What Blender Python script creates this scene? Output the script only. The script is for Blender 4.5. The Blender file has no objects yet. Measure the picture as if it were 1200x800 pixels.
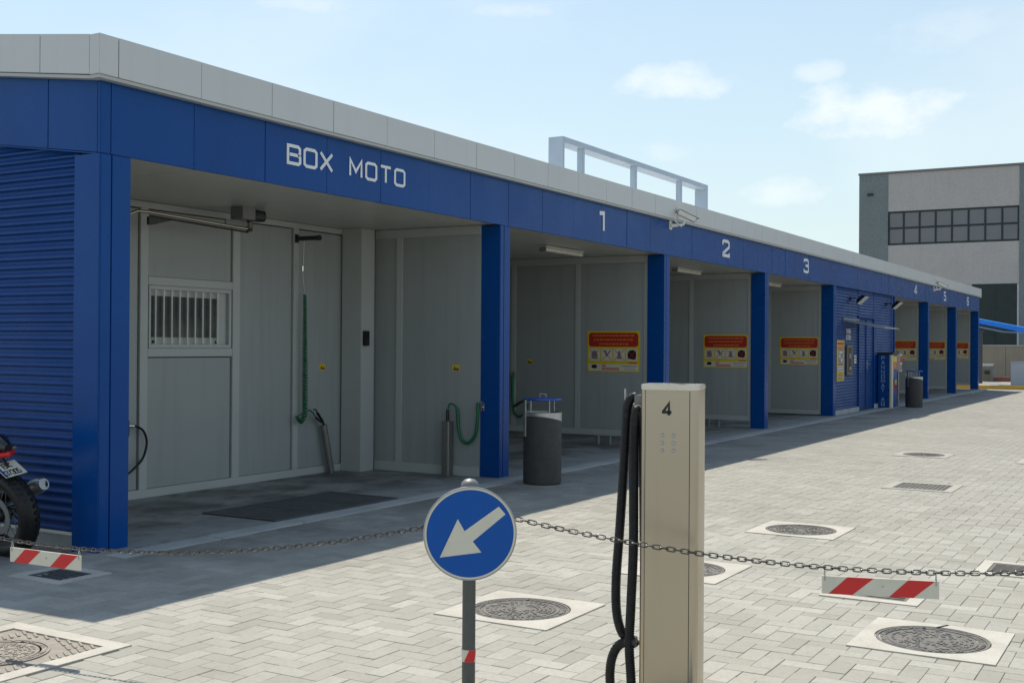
import bpy, bmesh, math, random
from mathutils import Vector, Matrix

random.seed(7)
R_ = math.radians
sc = bpy.context.scene
COL = sc.collection

# ------------------------------------------------------------------ camera
YAW, PITCH, ROLL = R_(59.577), R_(0.188), R_(0.382)
CAM = Vector((-6.2743, -7.1493, 1.6))
Fv = Vector((math.sin(YAW) * math.cos(PITCH), math.cos(YAW) * math.cos(PITCH), math.sin(PITCH)))
Rv = Vector((math.cos(YAW), -math.sin(YAW), 0)); Uv = Rv.cross(Fv)
R2 = Rv * math.cos(ROLL) + Uv * math.sin(ROLL); U2 = -Rv * math.sin(ROLL) + Uv * math.cos(ROLL)
cd = bpy.data.cameras.new('camera'); cam = bpy.data.objects.new('camera', cd); COL.objects.link(cam)
m = Matrix.Identity(4)
for i in range(3):
    m[i][0], m[i][1], m[i][2], m[i][3] = R2[i], U2[i], -Fv[i], CAM[i]
cam.matrix_world = m
cd.sensor_width = 36; cd.lens = 1353.4 / 1200 * 36; cd.clip_end = 3000; cd.clip_start = 0.05
sc.camera = cam

# ------------------------------------------------------------------ sky and sun
SUN = Vector((1.41, 1.68, 3.93)).normalized()
SUN_EL = math.asin(SUN.z); SUN_AZ = math.atan2(SUN.x, SUN.y)
w = bpy.data.worlds.new('World'); sc.world = w; w.use_nodes = True
nt = w.node_tree; N = nt.nodes; L = nt.links; N.clear()
def wn(t, **k):
    n = N.new(t)
    for a, b in k.items(): setattr(n, a, b)
    return n
def wmath(op, a, b=None, c=None, clamp=False):
    n = wn('ShaderNodeMath', operation=op, use_clamp=clamp)
    for i, v in enumerate((a, b, c)):
        if v is None: continue
        if isinstance(v, (int, float)): n.inputs[i].default_value = v
        else: L.new(v, n.inputs[i])
    return n.outputs[0]
sky = wn('ShaderNodeTexSky', sky_type='NISHITA', sun_disc=False, sun_elevation=SUN_EL, sun_rotation=SUN_AZ,
         air_density=1.5, dust_density=0.6, ozone_density=3.6, altitude=120)
tc = wn('ShaderNodeTexCoord'); sep = wn('ShaderNodeSeparateXYZ'); L.new(tc.outputs['Generated'], sep.inputs[0])
X, Y, Z = sep.outputs
az = wmath('ARCTAN2', X, Y); el = wmath('ARCSINE', Z)
noi = wn('ShaderNodeTexNoise', noise_dimensions='3D'); noi.inputs['Scale'].default_value = 22; noi.inputs['Detail'].default_value = 7; noi.inputs['Roughness'].default_value = .6
mp = wn('ShaderNodeMapping'); mp.inputs['Scale'].default_value = (1, 1, 1.8); L.new(tc.outputs['Generated'], mp.inputs[0]); L.new(mp.outputs[0], noi.inputs['Vector'])
nz = wmath('SUBTRACT', noi.outputs['Fac'], 0.5)
mask = None
# fair weather puffs: azimuth, elevation, half width, half height, density
PUFFS = [(1.1779, .2237, .055, .018, .75), (1.3397, .192, .085, .026, .9), (1.2713, .1299, .040, .014, .55), (1.2951, .2277, .024, .010, .55),
         (1.0379, .2804, .040, .010, .5), (.8623, .2840, .05, .012, .45), (1.4182, .2510, .080, .020, .3), (1.171, .1653, .03, .01, .3),
         (.55, .21, .07, .02, .6), (.3, .16, .05, .014, .5), (1.62, .2, .08, .025, .6), (1.8, .15, .06, .016, .5), (.72, .36, .08, .02, .5), (1.5, .36, .1, .03, .5)]
for a0, e0, wa, we, den in PUFFS:
    da = wmath('DIVIDE', wmath('SUBTRACT', az, a0), wa)
    de = wmath('DIVIDE', wmath('SUBTRACT', el, e0), we)
    r2 = wmath('ADD', wmath('MULTIPLY', da, da), wmath('MULTIPLY', de, de))
    v = wmath('SUBTRACT', wmath('ADD', .85, wmath('MULTIPLY', nz, 3.0)), r2)
    v = wmath('MULTIPLY', wmath('SMOOTH_MIN', wmath('MAXIMUM', v, 0.0), 1.0, .6), den)
    mask = v if mask is None else wmath('MAXIMUM', mask, v)
# thin high veil everywhere
veil = wn('ShaderNodeTexNoise'); veil.inputs['Scale'].default_value = 5; veil.inputs['Detail'].default_value = 5
L.new(mp.outputs[0], veil.inputs['Vector'])
vm = wmath('MULTIPLY', wmath('SUBTRACT', veil.outputs['Fac'], .45, clamp=True), 1.0, clamp=True)
mask = wmath('MULTIPLY', wmath('MAXIMUM', mask, vm), .50, clamp=True)
mix = wn('ShaderNodeMix', data_type='RGBA'); L.new(mask, mix.inputs[0]); L.new(sky.outputs[0], mix.inputs[6]); mix.inputs[7].default_value = (10.0, 9.5, 8.9, 1)
hz = wmath('MULTIPLY', wmath('EXPONENT', wmath('MULTIPLY', wmath('MAXIMUM', el, 0.0), -1.7)), .74)
hmix = wn('ShaderNodeMix', data_type='RGBA'); L.new(hz, hmix.inputs[0]); L.new(sky.outputs[0], hmix.inputs[6]); hmix.inputs[7].default_value = (5.9, 7.1, 7.6, 1)
L.new(hmix.outputs[2], mix.inputs[6])
bg = wn('ShaderNodeBackground'); bg.inputs['Strength'].default_value = 0.12
SKY_MIX = mix
out = wn('ShaderNodeOutputWorld'); L.new(mix.outputs[2], bg.inputs[0]); L.new(bg.outputs[0], out.inputs[0])
sd = bpy.data.lights.new('sun', 'SUN'); sd.energy = 5.0; sd.angle = R_(.53); sd.color = (1, .93, .80)
so = bpy.data.objects.new('sun', sd); COL.objects.link(so); so.location = (10, 10, 30)
so.rotation_euler = SUN.to_track_quat('Z', 'Y').to_euler()
vs = sc.view_settings; vs.view_transform = 'Standard'; vs.look = 'None'; vs.exposure = 0.12; vs.gamma = 1; vs.use_curve_mapping = False
sc.cycles.use_denoising = True
sc.cycles.max_bounces = 8; sc.cycles.diffuse_bounces = 5; sc.cycles.sample_clamp_indirect = 6

# ------------------------------------------------------------------ materials
MATS = {}
def mat(name, base, rough=.5, metal=0., var=0., vscale=2., vcol=None, grain=0., gscale=60., bump=0., bscale=40., bdist=.002, spec=.5, coat=0., streak=0., extra=None):
    """Principled material; var = large soft tone variation, grain = fine speckle, streak = vertical dirt runs, bump = relief"""
    mm = bpy.data.materials.new(name); mm.use_nodes = True; t = mm.node_tree; n = t.nodes; l = t.links
    b = n['Principled BSDF']
    b.inputs['Roughness'].default_value = rough; b.inputs['Metallic'].default_value = metal
    b.inputs['Specular IOR Level'].default_value = spec; b.inputs['Coat Weight'].default_value = coat; b.inputs['Coat Roughness'].default_value = .12
    col = (*base, 1); b.inputs['Base Color'].default_value = col
    geo = n.new('ShaderNodeNewGeometry'); cur = None
    def noise(scale, detail=4, vec=None, rough_=.55):
        q = n.new('ShaderNodeTexNoise'); q.inputs['Scale'].default_value = scale; q.inputs['Detail'].default_value = detail; q.inputs['Roughness'].default_value = rough_
        l.new(vec or geo.outputs['Position'], q.inputs['Vector']); return q.outputs['Fac']
    def ramp(f, lo, hi, a, c):
        q = n.new('ShaderNodeMapRange'); q.inputs[1].default_value = lo; q.inputs[2].default_value = hi; q.inputs[3].default_value = a; q.inputs[4].default_value = c
        l.new(f, q.inputs[0]); return q.outputs[0]
    def blend(f, c1, c2, mode='MIX'):
        q = n.new('ShaderNodeMix'); q.data_type = 'RGBA'; q.blend_type = mode
        l.new(f, q.inputs[0]) if not isinstance(f, float) else setattr(q.inputs[0], 'default_value', f)
        for i, c in ((6, c1), (7, c2)):
            if isinstance(c, tuple): q.inputs[i].default_value = c
            else: l.new(c, q.inputs[i])
        return q.outputs[2]
    cur = col
    if var:
        c2 = (*(vcol if vcol else tuple(x * .55 for x in base)), 1)
        cur = blend(ramp(noise(vscale, 5), .42, .72, 0, var), cur, c2)
    if streak:
        mpn = n.new('ShaderNodeMapping'); mpn.inputs['Scale'].default_value = (9, 9, .5); l.new(geo.outputs['Position'], mpn.inputs[0])
        cur = blend(ramp(noise(1.0, 4, mpn.outputs[0]), .5, .75, 0, streak), cur, (*(x * .5 for x in base), 1))
    if grain:
        cur = blend(ramp(noise(gscale, 3), .3, .7, -grain, grain), cur, (0, 0, 0, 1)) if False else blend(ramp(noise(gscale, 3), .35, .75, 0, grain), cur, (*(x * .45 for x in base), 1))
    if extra: cur = extra(n, l, cur, noise, ramp, blend, geo)
    if not isinstance(cur, tuple): l.new(cur, b.inputs['Base Color'])
    if bump:
        bn = n.new('ShaderNodeBump'); bn.inputs['Strength'].default_value = bump; bn.inputs['Distance'].default_value = bdist
        l.new(noise(bscale, 4), bn.inputs['Height']); l.new(bn.outputs[0], b.inputs['Normal'])
    if rough > .15 and (var or grain):
        l.new(ramp(noise(vscale * 2.3, 4), .3, .7, max(rough - .07, .05), min(rough + .09, 1)), b.inputs['Roughness'])
    MATS[name] = mm; return mm

BLUE = mat('blue_paint', (.0022, .060, .252), rough=.26, spec=.17, var=.45, vscale=.7, vcol=(.002, .036, .165), streak=.10, bump=.3, bscale=.9, bdist=.03)
BLUE_CLAD = mat('blue_cladding_paint', (.004, .049, .21), rough=.34, spec=.18, var=.3, vscale=1.2, vcol=(.005, .034, .15), streak=.3)
GREY_PAN = mat('grey_parapet_paint', (.56, .57, .56), rough=.38, var=.25, vscale=.6, vcol=(.47, .49, .49), streak=.08, bump=.12, bscale=1.4, bdist=.02)
WALLP = mat('interior_panel_paint', (.33, .35, .34), rough=.45, var=.35, vscale=.9, vcol=(.27, .285, .28), grain=.12, gscale=180, streak=.22)
WALLF = mat('interior_frame_paint', (.44, .455, .435), rough=.42, var=.3, vscale=1.1, vcol=(.36, .37, .35), grain=.1, gscale=140)
SEAL = mat('dark_joint_seal', (.03, .03, .03), rough=.7)
CEIL = mat('ceiling_panel_paint', (.46, .46, .42), rough=.30, var=.0, vscale=1.5, vcol=(.36, .36, .33), streak=.1)
WHITE = mat('white_vinyl', (.72, .73, .74), rough=.4, var=.15, vscale=4)
WPAINT = mat('white_paint', (.74, .72, .64), rough=.45, var=.25, vscale=9, vcol=(.55, .54, .50))
REDR = mat('red_reflective', (.58, .016, .018), rough=.35, var=.2, vscale=12)
SIGNBLUE = mat('sign_blue', (.006, .085, .36), rough=.4, spec=.2, var=.15, vscale=10)
SIGNWHITE = mat('sign_white', (.62, .59, .49), rough=.45, var=.15, vscale=15)
GALV = mat('galvanised_steel', (.45, .46, .46), rough=.42, metal=.9, var=.3, vscale=14, grain=.2, gscale=160)
INOX = mat('stainless_steel', (.46, .41, .325), rough=.30, metal=.96, streak=.16)
INOXB = mat('bright_steel', (.72, .72, .70), rough=.22, metal=1., var=.1, vscale=20)
POSTG = mat('post_grey', (.085, .09, .085), rough=.55, var=.3, vscale=20, grain=.2, gscale=200)
CHAINM = mat('chain_steel', (.10, .096, .09), rough=.38, metal=.75, var=.4, vscale=60, vcol=(.06, .055, .048))
CAPM = mat('polished_cap', (.66, .63, .56), rough=.2, metal=1., var=.1, vscale=9)
DULLI = mat('dull_stainless', (.24, .23, .205), rough=.42, metal=.6, var=.3, vscale=9)
LBLUE = mat('pale_blue_print', (.32, .42, .52), rough=.5)
POSTL = mat('dull_grey_metal', (.20, .205, .20), rough=.5, metal=.3, var=.3, vscale=8)
RUBBER = mat('black_rubber', (.009, .009, .009), rough=.42, spec=.3, var=.3, vscale=30, vcol=(.03, .03, .028))
BLACK = mat('black_plastic', (.014, .014, .015), rough=.4, var=.3, vscale=20, vcol=(.03, .03, .03))
BLACKG = mat('black_gloss', (.010, .010, .011), rough=.12, coat=.5)
YELLOW = mat('yellow_vinyl', (.68, .47, .02), rough=.5, var=.2, vscale=9)
YPAINT = mat('yellow_kerb_paint', (.60, .36, .03), rough=.7, var=.5, vscale=4, vcol=(.45, .33, .14))
RED = mat('red_vinyl', (.42, .016, .014), rough=.5, var=.15, vscale=9)
ORANGE = mat('orange_print', (.60, .17, .02), rough=.5)
PINK = mat('pink_print', (.55, .22, .20), rough=.5)
GREYPR = mat('grey_print', (.20, .20, .22), rough=.5)
PURPLE = mat('violet_print', (.30, .27, .45), rough=.5)
GREENH = mat('green_hose', (.008, .13, .05), rough=.4, var=.2, vscale=20)
BIN = mat('bin_stone_grey', (.05, .048, .046), rough=.75, var=.45, vscale=6, vcol=(.075, .07, .066), grain=.3, gscale=120, bump=.4, bscale=150)
BLUELID = mat('blue_lid', (.015, .07, .32), rough=.35)
GLASS = mat('window_glass', (.055, .068, .064), rough=.25, spec=.2, var=.7, vscale=2.5, vcol=(.16, .19, .16))
CONC = mat('concrete_collar', (.475, .452, .40), rough=.88, var=.75, vscale=4, vcol=(.36, .335, .285), grain=.3, gscale=90, bump=.3, bscale=90)
CONC2 = mat('weathered_collar', (.36, .345, .305), rough=.9, var=.5, vscale=5, vcol=(.30, .285, .25), grain=.2, gscale=70)
KERB = mat('kerb_concrete', (.40, .41, .40), rough=.85, var=.5, vscale=2.5, vcol=(.22, .225, .22), grain=.15, gscale=80)
IRON = mat('cast_iron', (.14, .132, .122), rough=.75, metal=.1, var=.6, vscale=11, vcol=(.23, .21, .18), grain=.45, gscale=120, bump=.5, bscale=90)
PLATE_IRON = mat('weathered_plate', (.27, .245, .21), rough=.75, metal=.15, var=.5, vscale=9, vcol=(.16, .13, .10), grain=.25, gscale=100)
GRATE = mat('grate_steel', (.10, .105, .108), rough=.6, metal=.5, var=.4, vscale=6)
VOID = mat('pit_dark', (.012, .012, .012), rough=.9)
CREAM = mat('cream_paint', (.60, .55, .40), rough=.45, var=.15)
LAMPW = mat('lamp_diffuser', (.62, .60, .52), rough=.3, var=.2, vscale=6)
BRASS = mat('bronze_plate', (.16, .14, .10), rough=.45, metal=.4)
FRAMEW = mat('roof_frame_paint', (.44, .52, .61), rough=.5, var=.2, vscale=2)
CONWALL = mat('concrete_wall', (.27, .235, .18), rough=.9, var=.5, vscale=.9, vcol=(.17, .155, .125), streak=.3, grain=.15, gscale=30)
PREC = mat('precast_rose_grey', (.46, .435, .42), rough=.9, var=.4, vscale=.7, vcol=(.40, .38, .365), grain=.22, gscale=7, streak=.12)
PIER = mat('precast_green_grey', (.20, .235, .24), rough=.9, var=.35, vscale=.8, vcol=(.14, .165, .17), grain=.45, gscale=7)
DKGREEN = mat('dark_green_metal', (.008, .022, .02), rough=.5, var=.3, vscale=1.)
DKGLASS = mat('office_glass', (.13, .13, .145), rough=.06, spec=.7, var=.3, vscale=.5, vcol=(.07, .07, .08))
TERRA = mat('brick_red_kerb', (.26, .10, .07), rough=.85, var=.4, vscale=5)
CABW = mat('cabinet_grey', (.50, .52, .56), rough=.5, var=.2)
CLEAR = mat('acrylic', (.42, .46, .50), rough=.15)
CLEAR.node_tree.nodes['Principled BSDF'].inputs['Alpha'].default_value = .55
def awn(n, l, cur, noise, ramp, blend, geo): return cur
AWN = mat('blue_awning_fabric', (.10, .42, .85), rough=.8, var=.15, vscale=3)
AWN.node_tree.nodes['Principled BSDF'].inputs['Transmission Weight'].default_value = 0
_t = AWN.node_tree; _tr = _t.nodes.new('ShaderNodeBsdfTranslucent'); _tr.inputs[0].default_value = (.16, .58, 1.0, 1)
_mx = _t.nodes.new('ShaderNodeMixShader'); _mx.inputs[0].default_value = .6
_o = [q for q in _t.nodes if q.type == 'OUTPUT_MATERIAL'][0]
_t.links.new(_t.nodes['Principled BSDF'].outputs[0], _mx.inputs[1]); _t.links.new(_tr.outputs[0], _mx.inputs[2]); _t.links.new(_mx.outputs[0], _o.inputs[0])

def stains(n, l, cur, noise, ramp, blend, geo):
    """damp / oily stains lying in front of the wash bays, with a ragged outline of their own"""
    sp = n.new('ShaderNodeSeparateXYZ'); l.new(geo.outputs['Position'], sp.inputs[0])
    near = ramp(sp.outputs[1], -1.9, -.5, 0, 1)
    q = n.new('ShaderNodeMath'); q.operation = 'MULTIPLY'; l.new(near, q.inputs[0]); l.new(ramp(noise(.9, 6, None, .65), .44, .60, 0, .62), q.inputs[1])
    cur = blend(q.outputs[0], cur, (.105, .10, .095, 1))
    cur = blend(ramp(noise(.28, 7, None, .7), .50, .66, 0, .34), cur, (.185, .175, .15, 1))
    cur = blend(ramp(noise(2.2, 6, None, .72), .60, .72, 0, .30), cur, (.17, .16, .14, 1))
    spots = ramp(noise(7.5, 2), .69, .74, 0, .45)
    return blend(spots, cur, (.17, .16, .15, 1))
def paver_col(n, l, cur, noise, ramp, blend, geo):
    a = n.new('ShaderNodeAttribute'); a.attribute_name = 'tone'
    cur = blend(a.outputs['Fac'], (.275, .265, .228, 1), (.388, .378, .335, 1))
    cur = blend(ramp(noise(1.3, 6, None, .6), .40, .70, 0, .38), cur, (.25, .238, .203, 1))
    cur = blend(ramp(noise(34, 3), .45, .78, 0, .35), cur, (.19, .182, .163, 1))
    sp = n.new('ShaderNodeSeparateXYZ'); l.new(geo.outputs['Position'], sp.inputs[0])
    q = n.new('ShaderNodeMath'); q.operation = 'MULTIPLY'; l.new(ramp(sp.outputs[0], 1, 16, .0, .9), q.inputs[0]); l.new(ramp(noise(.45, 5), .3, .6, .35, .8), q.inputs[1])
    cur = blend(q.outputs[0], cur, (.235, .225, .20, 1))  # darker look of far paving at grazing view, painted into the colour along x
    return stains(n, l, cur, noise, ramp, blend, geo)
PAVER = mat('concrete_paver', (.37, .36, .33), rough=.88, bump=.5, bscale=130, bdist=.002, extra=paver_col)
BED = mat('paving_sand', (.15, .14, .115), rough=.95, var=.4, vscale=3)
GROUND = mat('far_paving', (.265, .253, .228), rough=.9, var=.4, vscale=.5, vcol=(.22, .21, .19), grain=.35, gscale=9)
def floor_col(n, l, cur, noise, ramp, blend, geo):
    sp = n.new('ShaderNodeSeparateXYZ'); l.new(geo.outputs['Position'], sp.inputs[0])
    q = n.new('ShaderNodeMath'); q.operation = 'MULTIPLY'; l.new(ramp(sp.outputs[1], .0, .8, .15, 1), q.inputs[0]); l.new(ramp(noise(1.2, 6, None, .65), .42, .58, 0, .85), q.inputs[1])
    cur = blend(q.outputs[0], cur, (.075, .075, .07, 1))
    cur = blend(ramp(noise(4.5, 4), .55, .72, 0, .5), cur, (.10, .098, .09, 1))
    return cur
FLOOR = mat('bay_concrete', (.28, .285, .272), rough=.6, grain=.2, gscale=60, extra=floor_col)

# ------------------------------------------------------------------ mesh helpers
class MB:
    def __init__(s): s.v = []; s.f = []
    def add(s, vs_, fs):
        o = len(s.v); s.v += [tuple(p) for p in vs_]; s.f += [tuple(o + i for i in f) for f in fs]; return s
    def box(s, x0, x1, y0, y1, z0, z1):
        return s.add([(x0, y0, z0), (x1, y0, z0), (x1, y1, z0), (x0, y1, z0), (x0, y0, z1), (x1, y0, z1), (x1, y1, z1), (x0, y1, z1)],
                     [(0, 3, 2, 1), (4, 5, 6, 7), (0, 1, 5, 4), (1, 2, 6, 5), (2, 3, 7, 6), (3, 0, 4, 7)])
    def hexa(s, p):  # 8 points: bottom 4 ccw, top 4 ccw
        return s.add(p, [(0, 3, 2, 1), (4, 5, 6, 7), (0, 1, 5, 4), (1, 2, 6, 5), (2, 3, 7, 6), (3, 0, 4, 7)])
    def tube(s, pts, r, n=10, cap=True, closed=False):
        pts = [Vector(p) for p in pts]; k = len(pts); rs = r if isinstance(r, (list, tuple)) else [r] * k
        up = None; base = len(s.v)
        for i, p in enumerate(pts):
            if closed: t = (pts[(i + 1) % k] - pts[i - 1]).normalized()
            else: t = (pts[min(i + 1, k - 1)] - pts[max(i - 1, 0)]).normalized()
            if up is None: up = t.orthogonal().normalized()
            up = (up - t * up.dot(t)).normalized(); q = t.cross(up)
            for j in range(n):
                a = 2 * math.pi * j / n
                s.v.append(tuple(p + (up * math.cos(a) + q * math.sin(a)) * rs[i]))
        m_ = k if closed else k - 1
        for i in range(m_):
            for j in range(n):
                a = base + i * n + j; b = base + i * n + (j + 1) % n; c = base + ((i + 1) % k) * n + (j + 1) % n; d = base + ((i + 1) % k) * n + j
                s.f.append((a, b, c, d))
        if cap and not closed:
            s.f.append(tuple(base + j for j in reversed(range(n)))); s.f.append(tuple(base + (k - 1) * n + j for j in range(n)))
        return s
    def lathe(s, prof, c=(0, 0, 0), n=32, cap=True):  # prof = [(r, z)] around Z
        base = len(s.v)
        for r, z in prof:
            for j in range(n):
                a = 2 * math.pi * j / n; s.v.append((c[0] + r * math.cos(a), c[1] + r * math.sin(a), c[2] + z))
        for i in range(len(prof) - 1):
            for j in range(n):
                s.f.append((base + i * n + j, base + i * n + (j + 1) % n, base + (i + 1) * n + (j + 1) % n, base + (i + 1) * n + j))
        if cap:
            s.f.append(tuple(base + j for j in reversed(range(n)))); s.f.append(tuple(base + (len(prof) - 1) * n + j for j in range(n)))
        return s
    def prism(s, poly, a0, a1, axis='y'):  # 2D polygon extruded along an axis
        def P(u, v, t): return {'y': (u, t, v), 'z': (u, v, t), 'x': (t, u, v)}[axis]
        k = len(poly); base = len(s.v)
        s.v += [P(u, v, a0) for u, v in poly] + [P(u, v, a1) for u, v in poly]
        s.f.append(tuple(base + i for i in range(k))); s.f.append(tuple(base + k + i for i in reversed(range(k))))
        for i in range(k): s.f.append((base + i, base + k + i, base + k + (i + 1) % k, base + (i + 1) % k))
        return s
    def xf(s, M):
        s.v = [tuple(M @ Vector(p)) for p in s.v]; return s
    def mesh(s, name, material, bevel=0., smooth=None):
        me = bpy.data.meshes.new(name); me.from_pydata(s.v, [], s.f)
        bm = bmesh.new(); bm.from_mesh(me)
        bmesh.ops.recalc_face_normals(bm, faces=bm.faces)
        if bevel: bmesh.ops.bevel(bm, geom=[e for e in bm.edges if len(e.link_faces) == 2 and e.calc_face_angle(0) > .5], offset=bevel, segments=2, affect='EDGES', clamp_overlap=True)
        bm.to_mesh(me); bm.free()
        if smooth is not None:
            for p in me.polygons: p.use_smooth = True
            me.set_sharp_from_angle(angle=R_(smooth))
        me.materials.append(material); me.update(); return me
    def build(s, name, material, parent=None, bevel=0., smooth=None, label=None, kind=None):
        return place(name, s.mesh(name, material, bevel, smooth), parent, label=label, kind=kind)
def place(name, me, parent=None, loc=(0, 0, 0), rot=(0, 0, 0), label=None, kind=None):
    o = bpy.data.objects.new(name, me); COL.objects.link(o); o.location = loc; o.rotation_euler = rot
    if parent: o.parent = parent
    if label: o['label'] = label
    if kind: o['kind'] = kind
    return o
def tag(o, label=None, cat=None, group=None, kind=None):
    for k, v in (('label', label), ('category', cat), ('group', group), ('kind', kind)):
        if v: o[k] = v
    return o
def thing(name, label, cat, loc=(0, 0, 0), rotz=0., group=None):
    return tag(place(name, None, None, loc, (0, 0, rotz)), label, cat, group)
def dup(root, loc, rotz, label):
    def cp(o, par):
        c = o.copy(); COL.objects.link(c); c.parent = par
        for ch in o.children: cp(ch, c)
        return c
    r = cp(root, None); r.location = loc; r.rotation_euler = (0, 0, rotz); r['label'] = label; return r
def arc(cx, cz, r, a0, a1, n, y=0.): return [(cx + r * math.cos(R_(a0 + (a1 - a0) * i / n)), y, cz + r * math.sin(R_(a0 + (a1 - a0) * i / n))) for i in range(n + 1)]
def spline(pts, n=8):
    P = [Vector(p) for p in pts]; P = [P[0] * 2 - P[1]] + P + [P[-1] * 2 - P[-2]]; o = []
    for i in range(1, len(P) - 2):
        for k in range(n):
            t = k / n; a, b, c, d = P[i - 1:i + 3]
            o.append(.5 * ((2 * b) + (c - a) * t + (2 * a - 5 * b + 4 * c - d) * t * t + (3 * b - a - 3 * c + d) * t ** 3))
    o.append(P[-2]); return o
def rrect(w_, h_, r, n=5, cx=0., cy=0.):
    o = []
    for sx, sy, a in ((1, 1, 0), (-1, 1, 90), (-1, -1, 180), (1, -1, 270)):
        for i in range(n + 1):
            t = R_(a + 90 * i / n); o.append((cx + sx * (w_ / 2 - r) + r * math.cos(t), cy + sy * (h_ / 2 - r) + r * math.sin(t)))
    return o

# stroke lettering: polylines on a unit grid, thickened with mitred joints
c_ = .12
GL = {
 'B': [[(.1, .5), (.6, .5), (.74, .40), (.74, .1), (.64, 0), (0, 0), (0, 1), (.62, 1), (.72, .9), (.72, .60), (.6, .5)]],
 'O': [[(c_, 0), (0, c_), (0, 1 - c_), (c_, 1), (.75 - c_, 1), (.75, 1 - c_), (.75, c_), (.75 - c_, 0), (c_, 0)]],
 'X': [[(0, 0), (.75, 1)], [(0, 1), (.75, 0)]], 'M': [[(0, 0), (0, 1), (.4, .3), (.8, 1), (.8, 0)]], 'T': [[(0, 1), (.75, 1)], [(.375, .96), (.375, 0)]],
 'P': [[(0, 0), (0, 1), (.6, 1), (.7, .9), (.7, .55), (.6, .45), (0, .45)]], 'A': [[(0, 0), (.375, 1), (.75, 0)], [(.13, .33), (.62, .33)]],
 'N': [[(0, 0), (0, 1), (.7, 0), (.7, 1)]], 'Q': [[(c_, 0), (0, c_), (0, 1 - c_), (c_, 1), (.75 - c_, 1), (.75, 1 - c_), (.75, c_), (.75 - c_, 0), (c_, 0)], [(.45, .3), (.8, -.08)]],
 'C': [[(.7, 1), (c_, 1), (0, 1 - c_), (0, c_), (c_, 0), (.7, 0)]], 'I': [[(.3, 0), (.3, 1)]], 'E': [[(.7, 1), (0, 1), (0, 0), (.7, 0)], [(0, .52), (.6, .52)]],
 'G': [[(.7, 1), (c_, 1), (0, 1 - c_), (0, c_), (c_, 0), (.7, 0), (.7, .45), (.4, .45)]], 'K': [[(0, 0), (0, 1)], [(.7, 1), (.05, .45), (.7, 0)]],
 '1': [[(.12, .93), (.42, .97), (.42, 0)]], '2': [[(.02, .72), (.02, .92), (.12, 1), (.58, 1), (.68, .9), (.68, .62), (.04, .12), (.04, 0), (.7, 0), (.7, .2)]],
 '3': [[(.02, .78), (.02, .93), (.1, 1), (.58, 1), (.68, .9), (.68, .6), (.56, .52), (.25, .52)], [(.56, .52), (.7, .42), (.7, .1), (.6, 0), (.1, 0), (.0, .08), (.0, .22)]],
 '4': [[(.52, 0), (.52, 1), (.02, .32), (.02, .26), (.76, .26)]], '5': [[(.68, 1), (.06, 1), (.06, .56), (.58, .56), (.7, .46), (.7, .1), (.58, 0), (.12, 0), (.02, .1), (.02, .2)]],
 '6': [[(.66, .82), (.66, .92), (.58, 1), (.12, 1), (0, .88), (0, .12), (.12, 0), (.58, 0), (.7, .1), (.7, .44), (.58, .54), (.04, .54)]],
 '7': [[(0, 1), (.7, 1), (.25, 0)]], '0': [[(c_, 0), (0, c_), (0, 1 - c_), (c_, 1), (.7 - c_, 1), (.7, 1 - c_), (.7, c_), (.7 - c_, 0), (c_, 0)]],
}
def glyph(ch, h, wf, sw, th=.004):
    """one character as solid strokes; lies in the xz plane with its face towards -y"""
    mb = MB()
    for k, pl in enumerate(GL[ch]):
        P = [Vector((x * h * wf, z * h)) for x, z in pl]; closed = (P[0] - P[-1]).length < 1e-6
        if closed: P = P[:-1]
        n = len(P); lo = []; ro = []
        for i in range(n):
            d1 = (P[i] - P[i - 1]).normalized() if (i > 0 or closed) else None
            d2 = (P[(i + 1) % n] - P[i]).normalized() if (i < n - 1 or closed) else None
            d1 = d1 or d2; d2 = d2 or d1
            b = Vector((-d1.y, d1.x)) + Vector((-d2.y, d2.x)); b.normalize()
            s_ = min(1 / max(b.dot(Vector((-d1.y, d1.x))), .35), 2.0)
            lo.append(P[i] + b * sw / 2 * s_); ro.append(P[i] - b * sw / 2 * s_)
        t0 = -th - k * .0006
        for i in range(n if closed else n - 1):
            j = (i + 1) % n
            mb.hexa([(lo[i].x, 0, lo[i].y), (lo[j].x, 0, lo[j].y), (ro[j].x, 0, ro[j].y), (ro[i].x, 0, ro[i].y),
                     (lo[i].x, t0, lo[i].y), (lo[j].x, t0, lo[j].y), (ro[j].x, t0, ro[j].y), (ro[i].x, t0, ro[i].y)])
    return mb
def text(s_, parent, x, y, z, h, wf, sw, material, gap=.3, name='letter', rot=(0, 0, 0), th=.004):
    for ch in s_:
        if ch == ' ': x += h * wf * .75; continue
        place(name, glyph(ch, h, wf, sw, th).mesh(name, material), parent, (x, y, z), rot)
        x += h * wf * (max(max(p[0] for p in pl) for pl in GL[ch]) + gap)
    return x

# ================================================================== GROUND
g = MB(); g.add([(-900, -900, -.016), (1500, -900, -.016), (1500, 1500, -.016), (-900, 1500, -.016)], [(0, 1, 2, 3)])
tag(g.build('ground', GROUND), kind='structure')
A = .1115  # paver module
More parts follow.
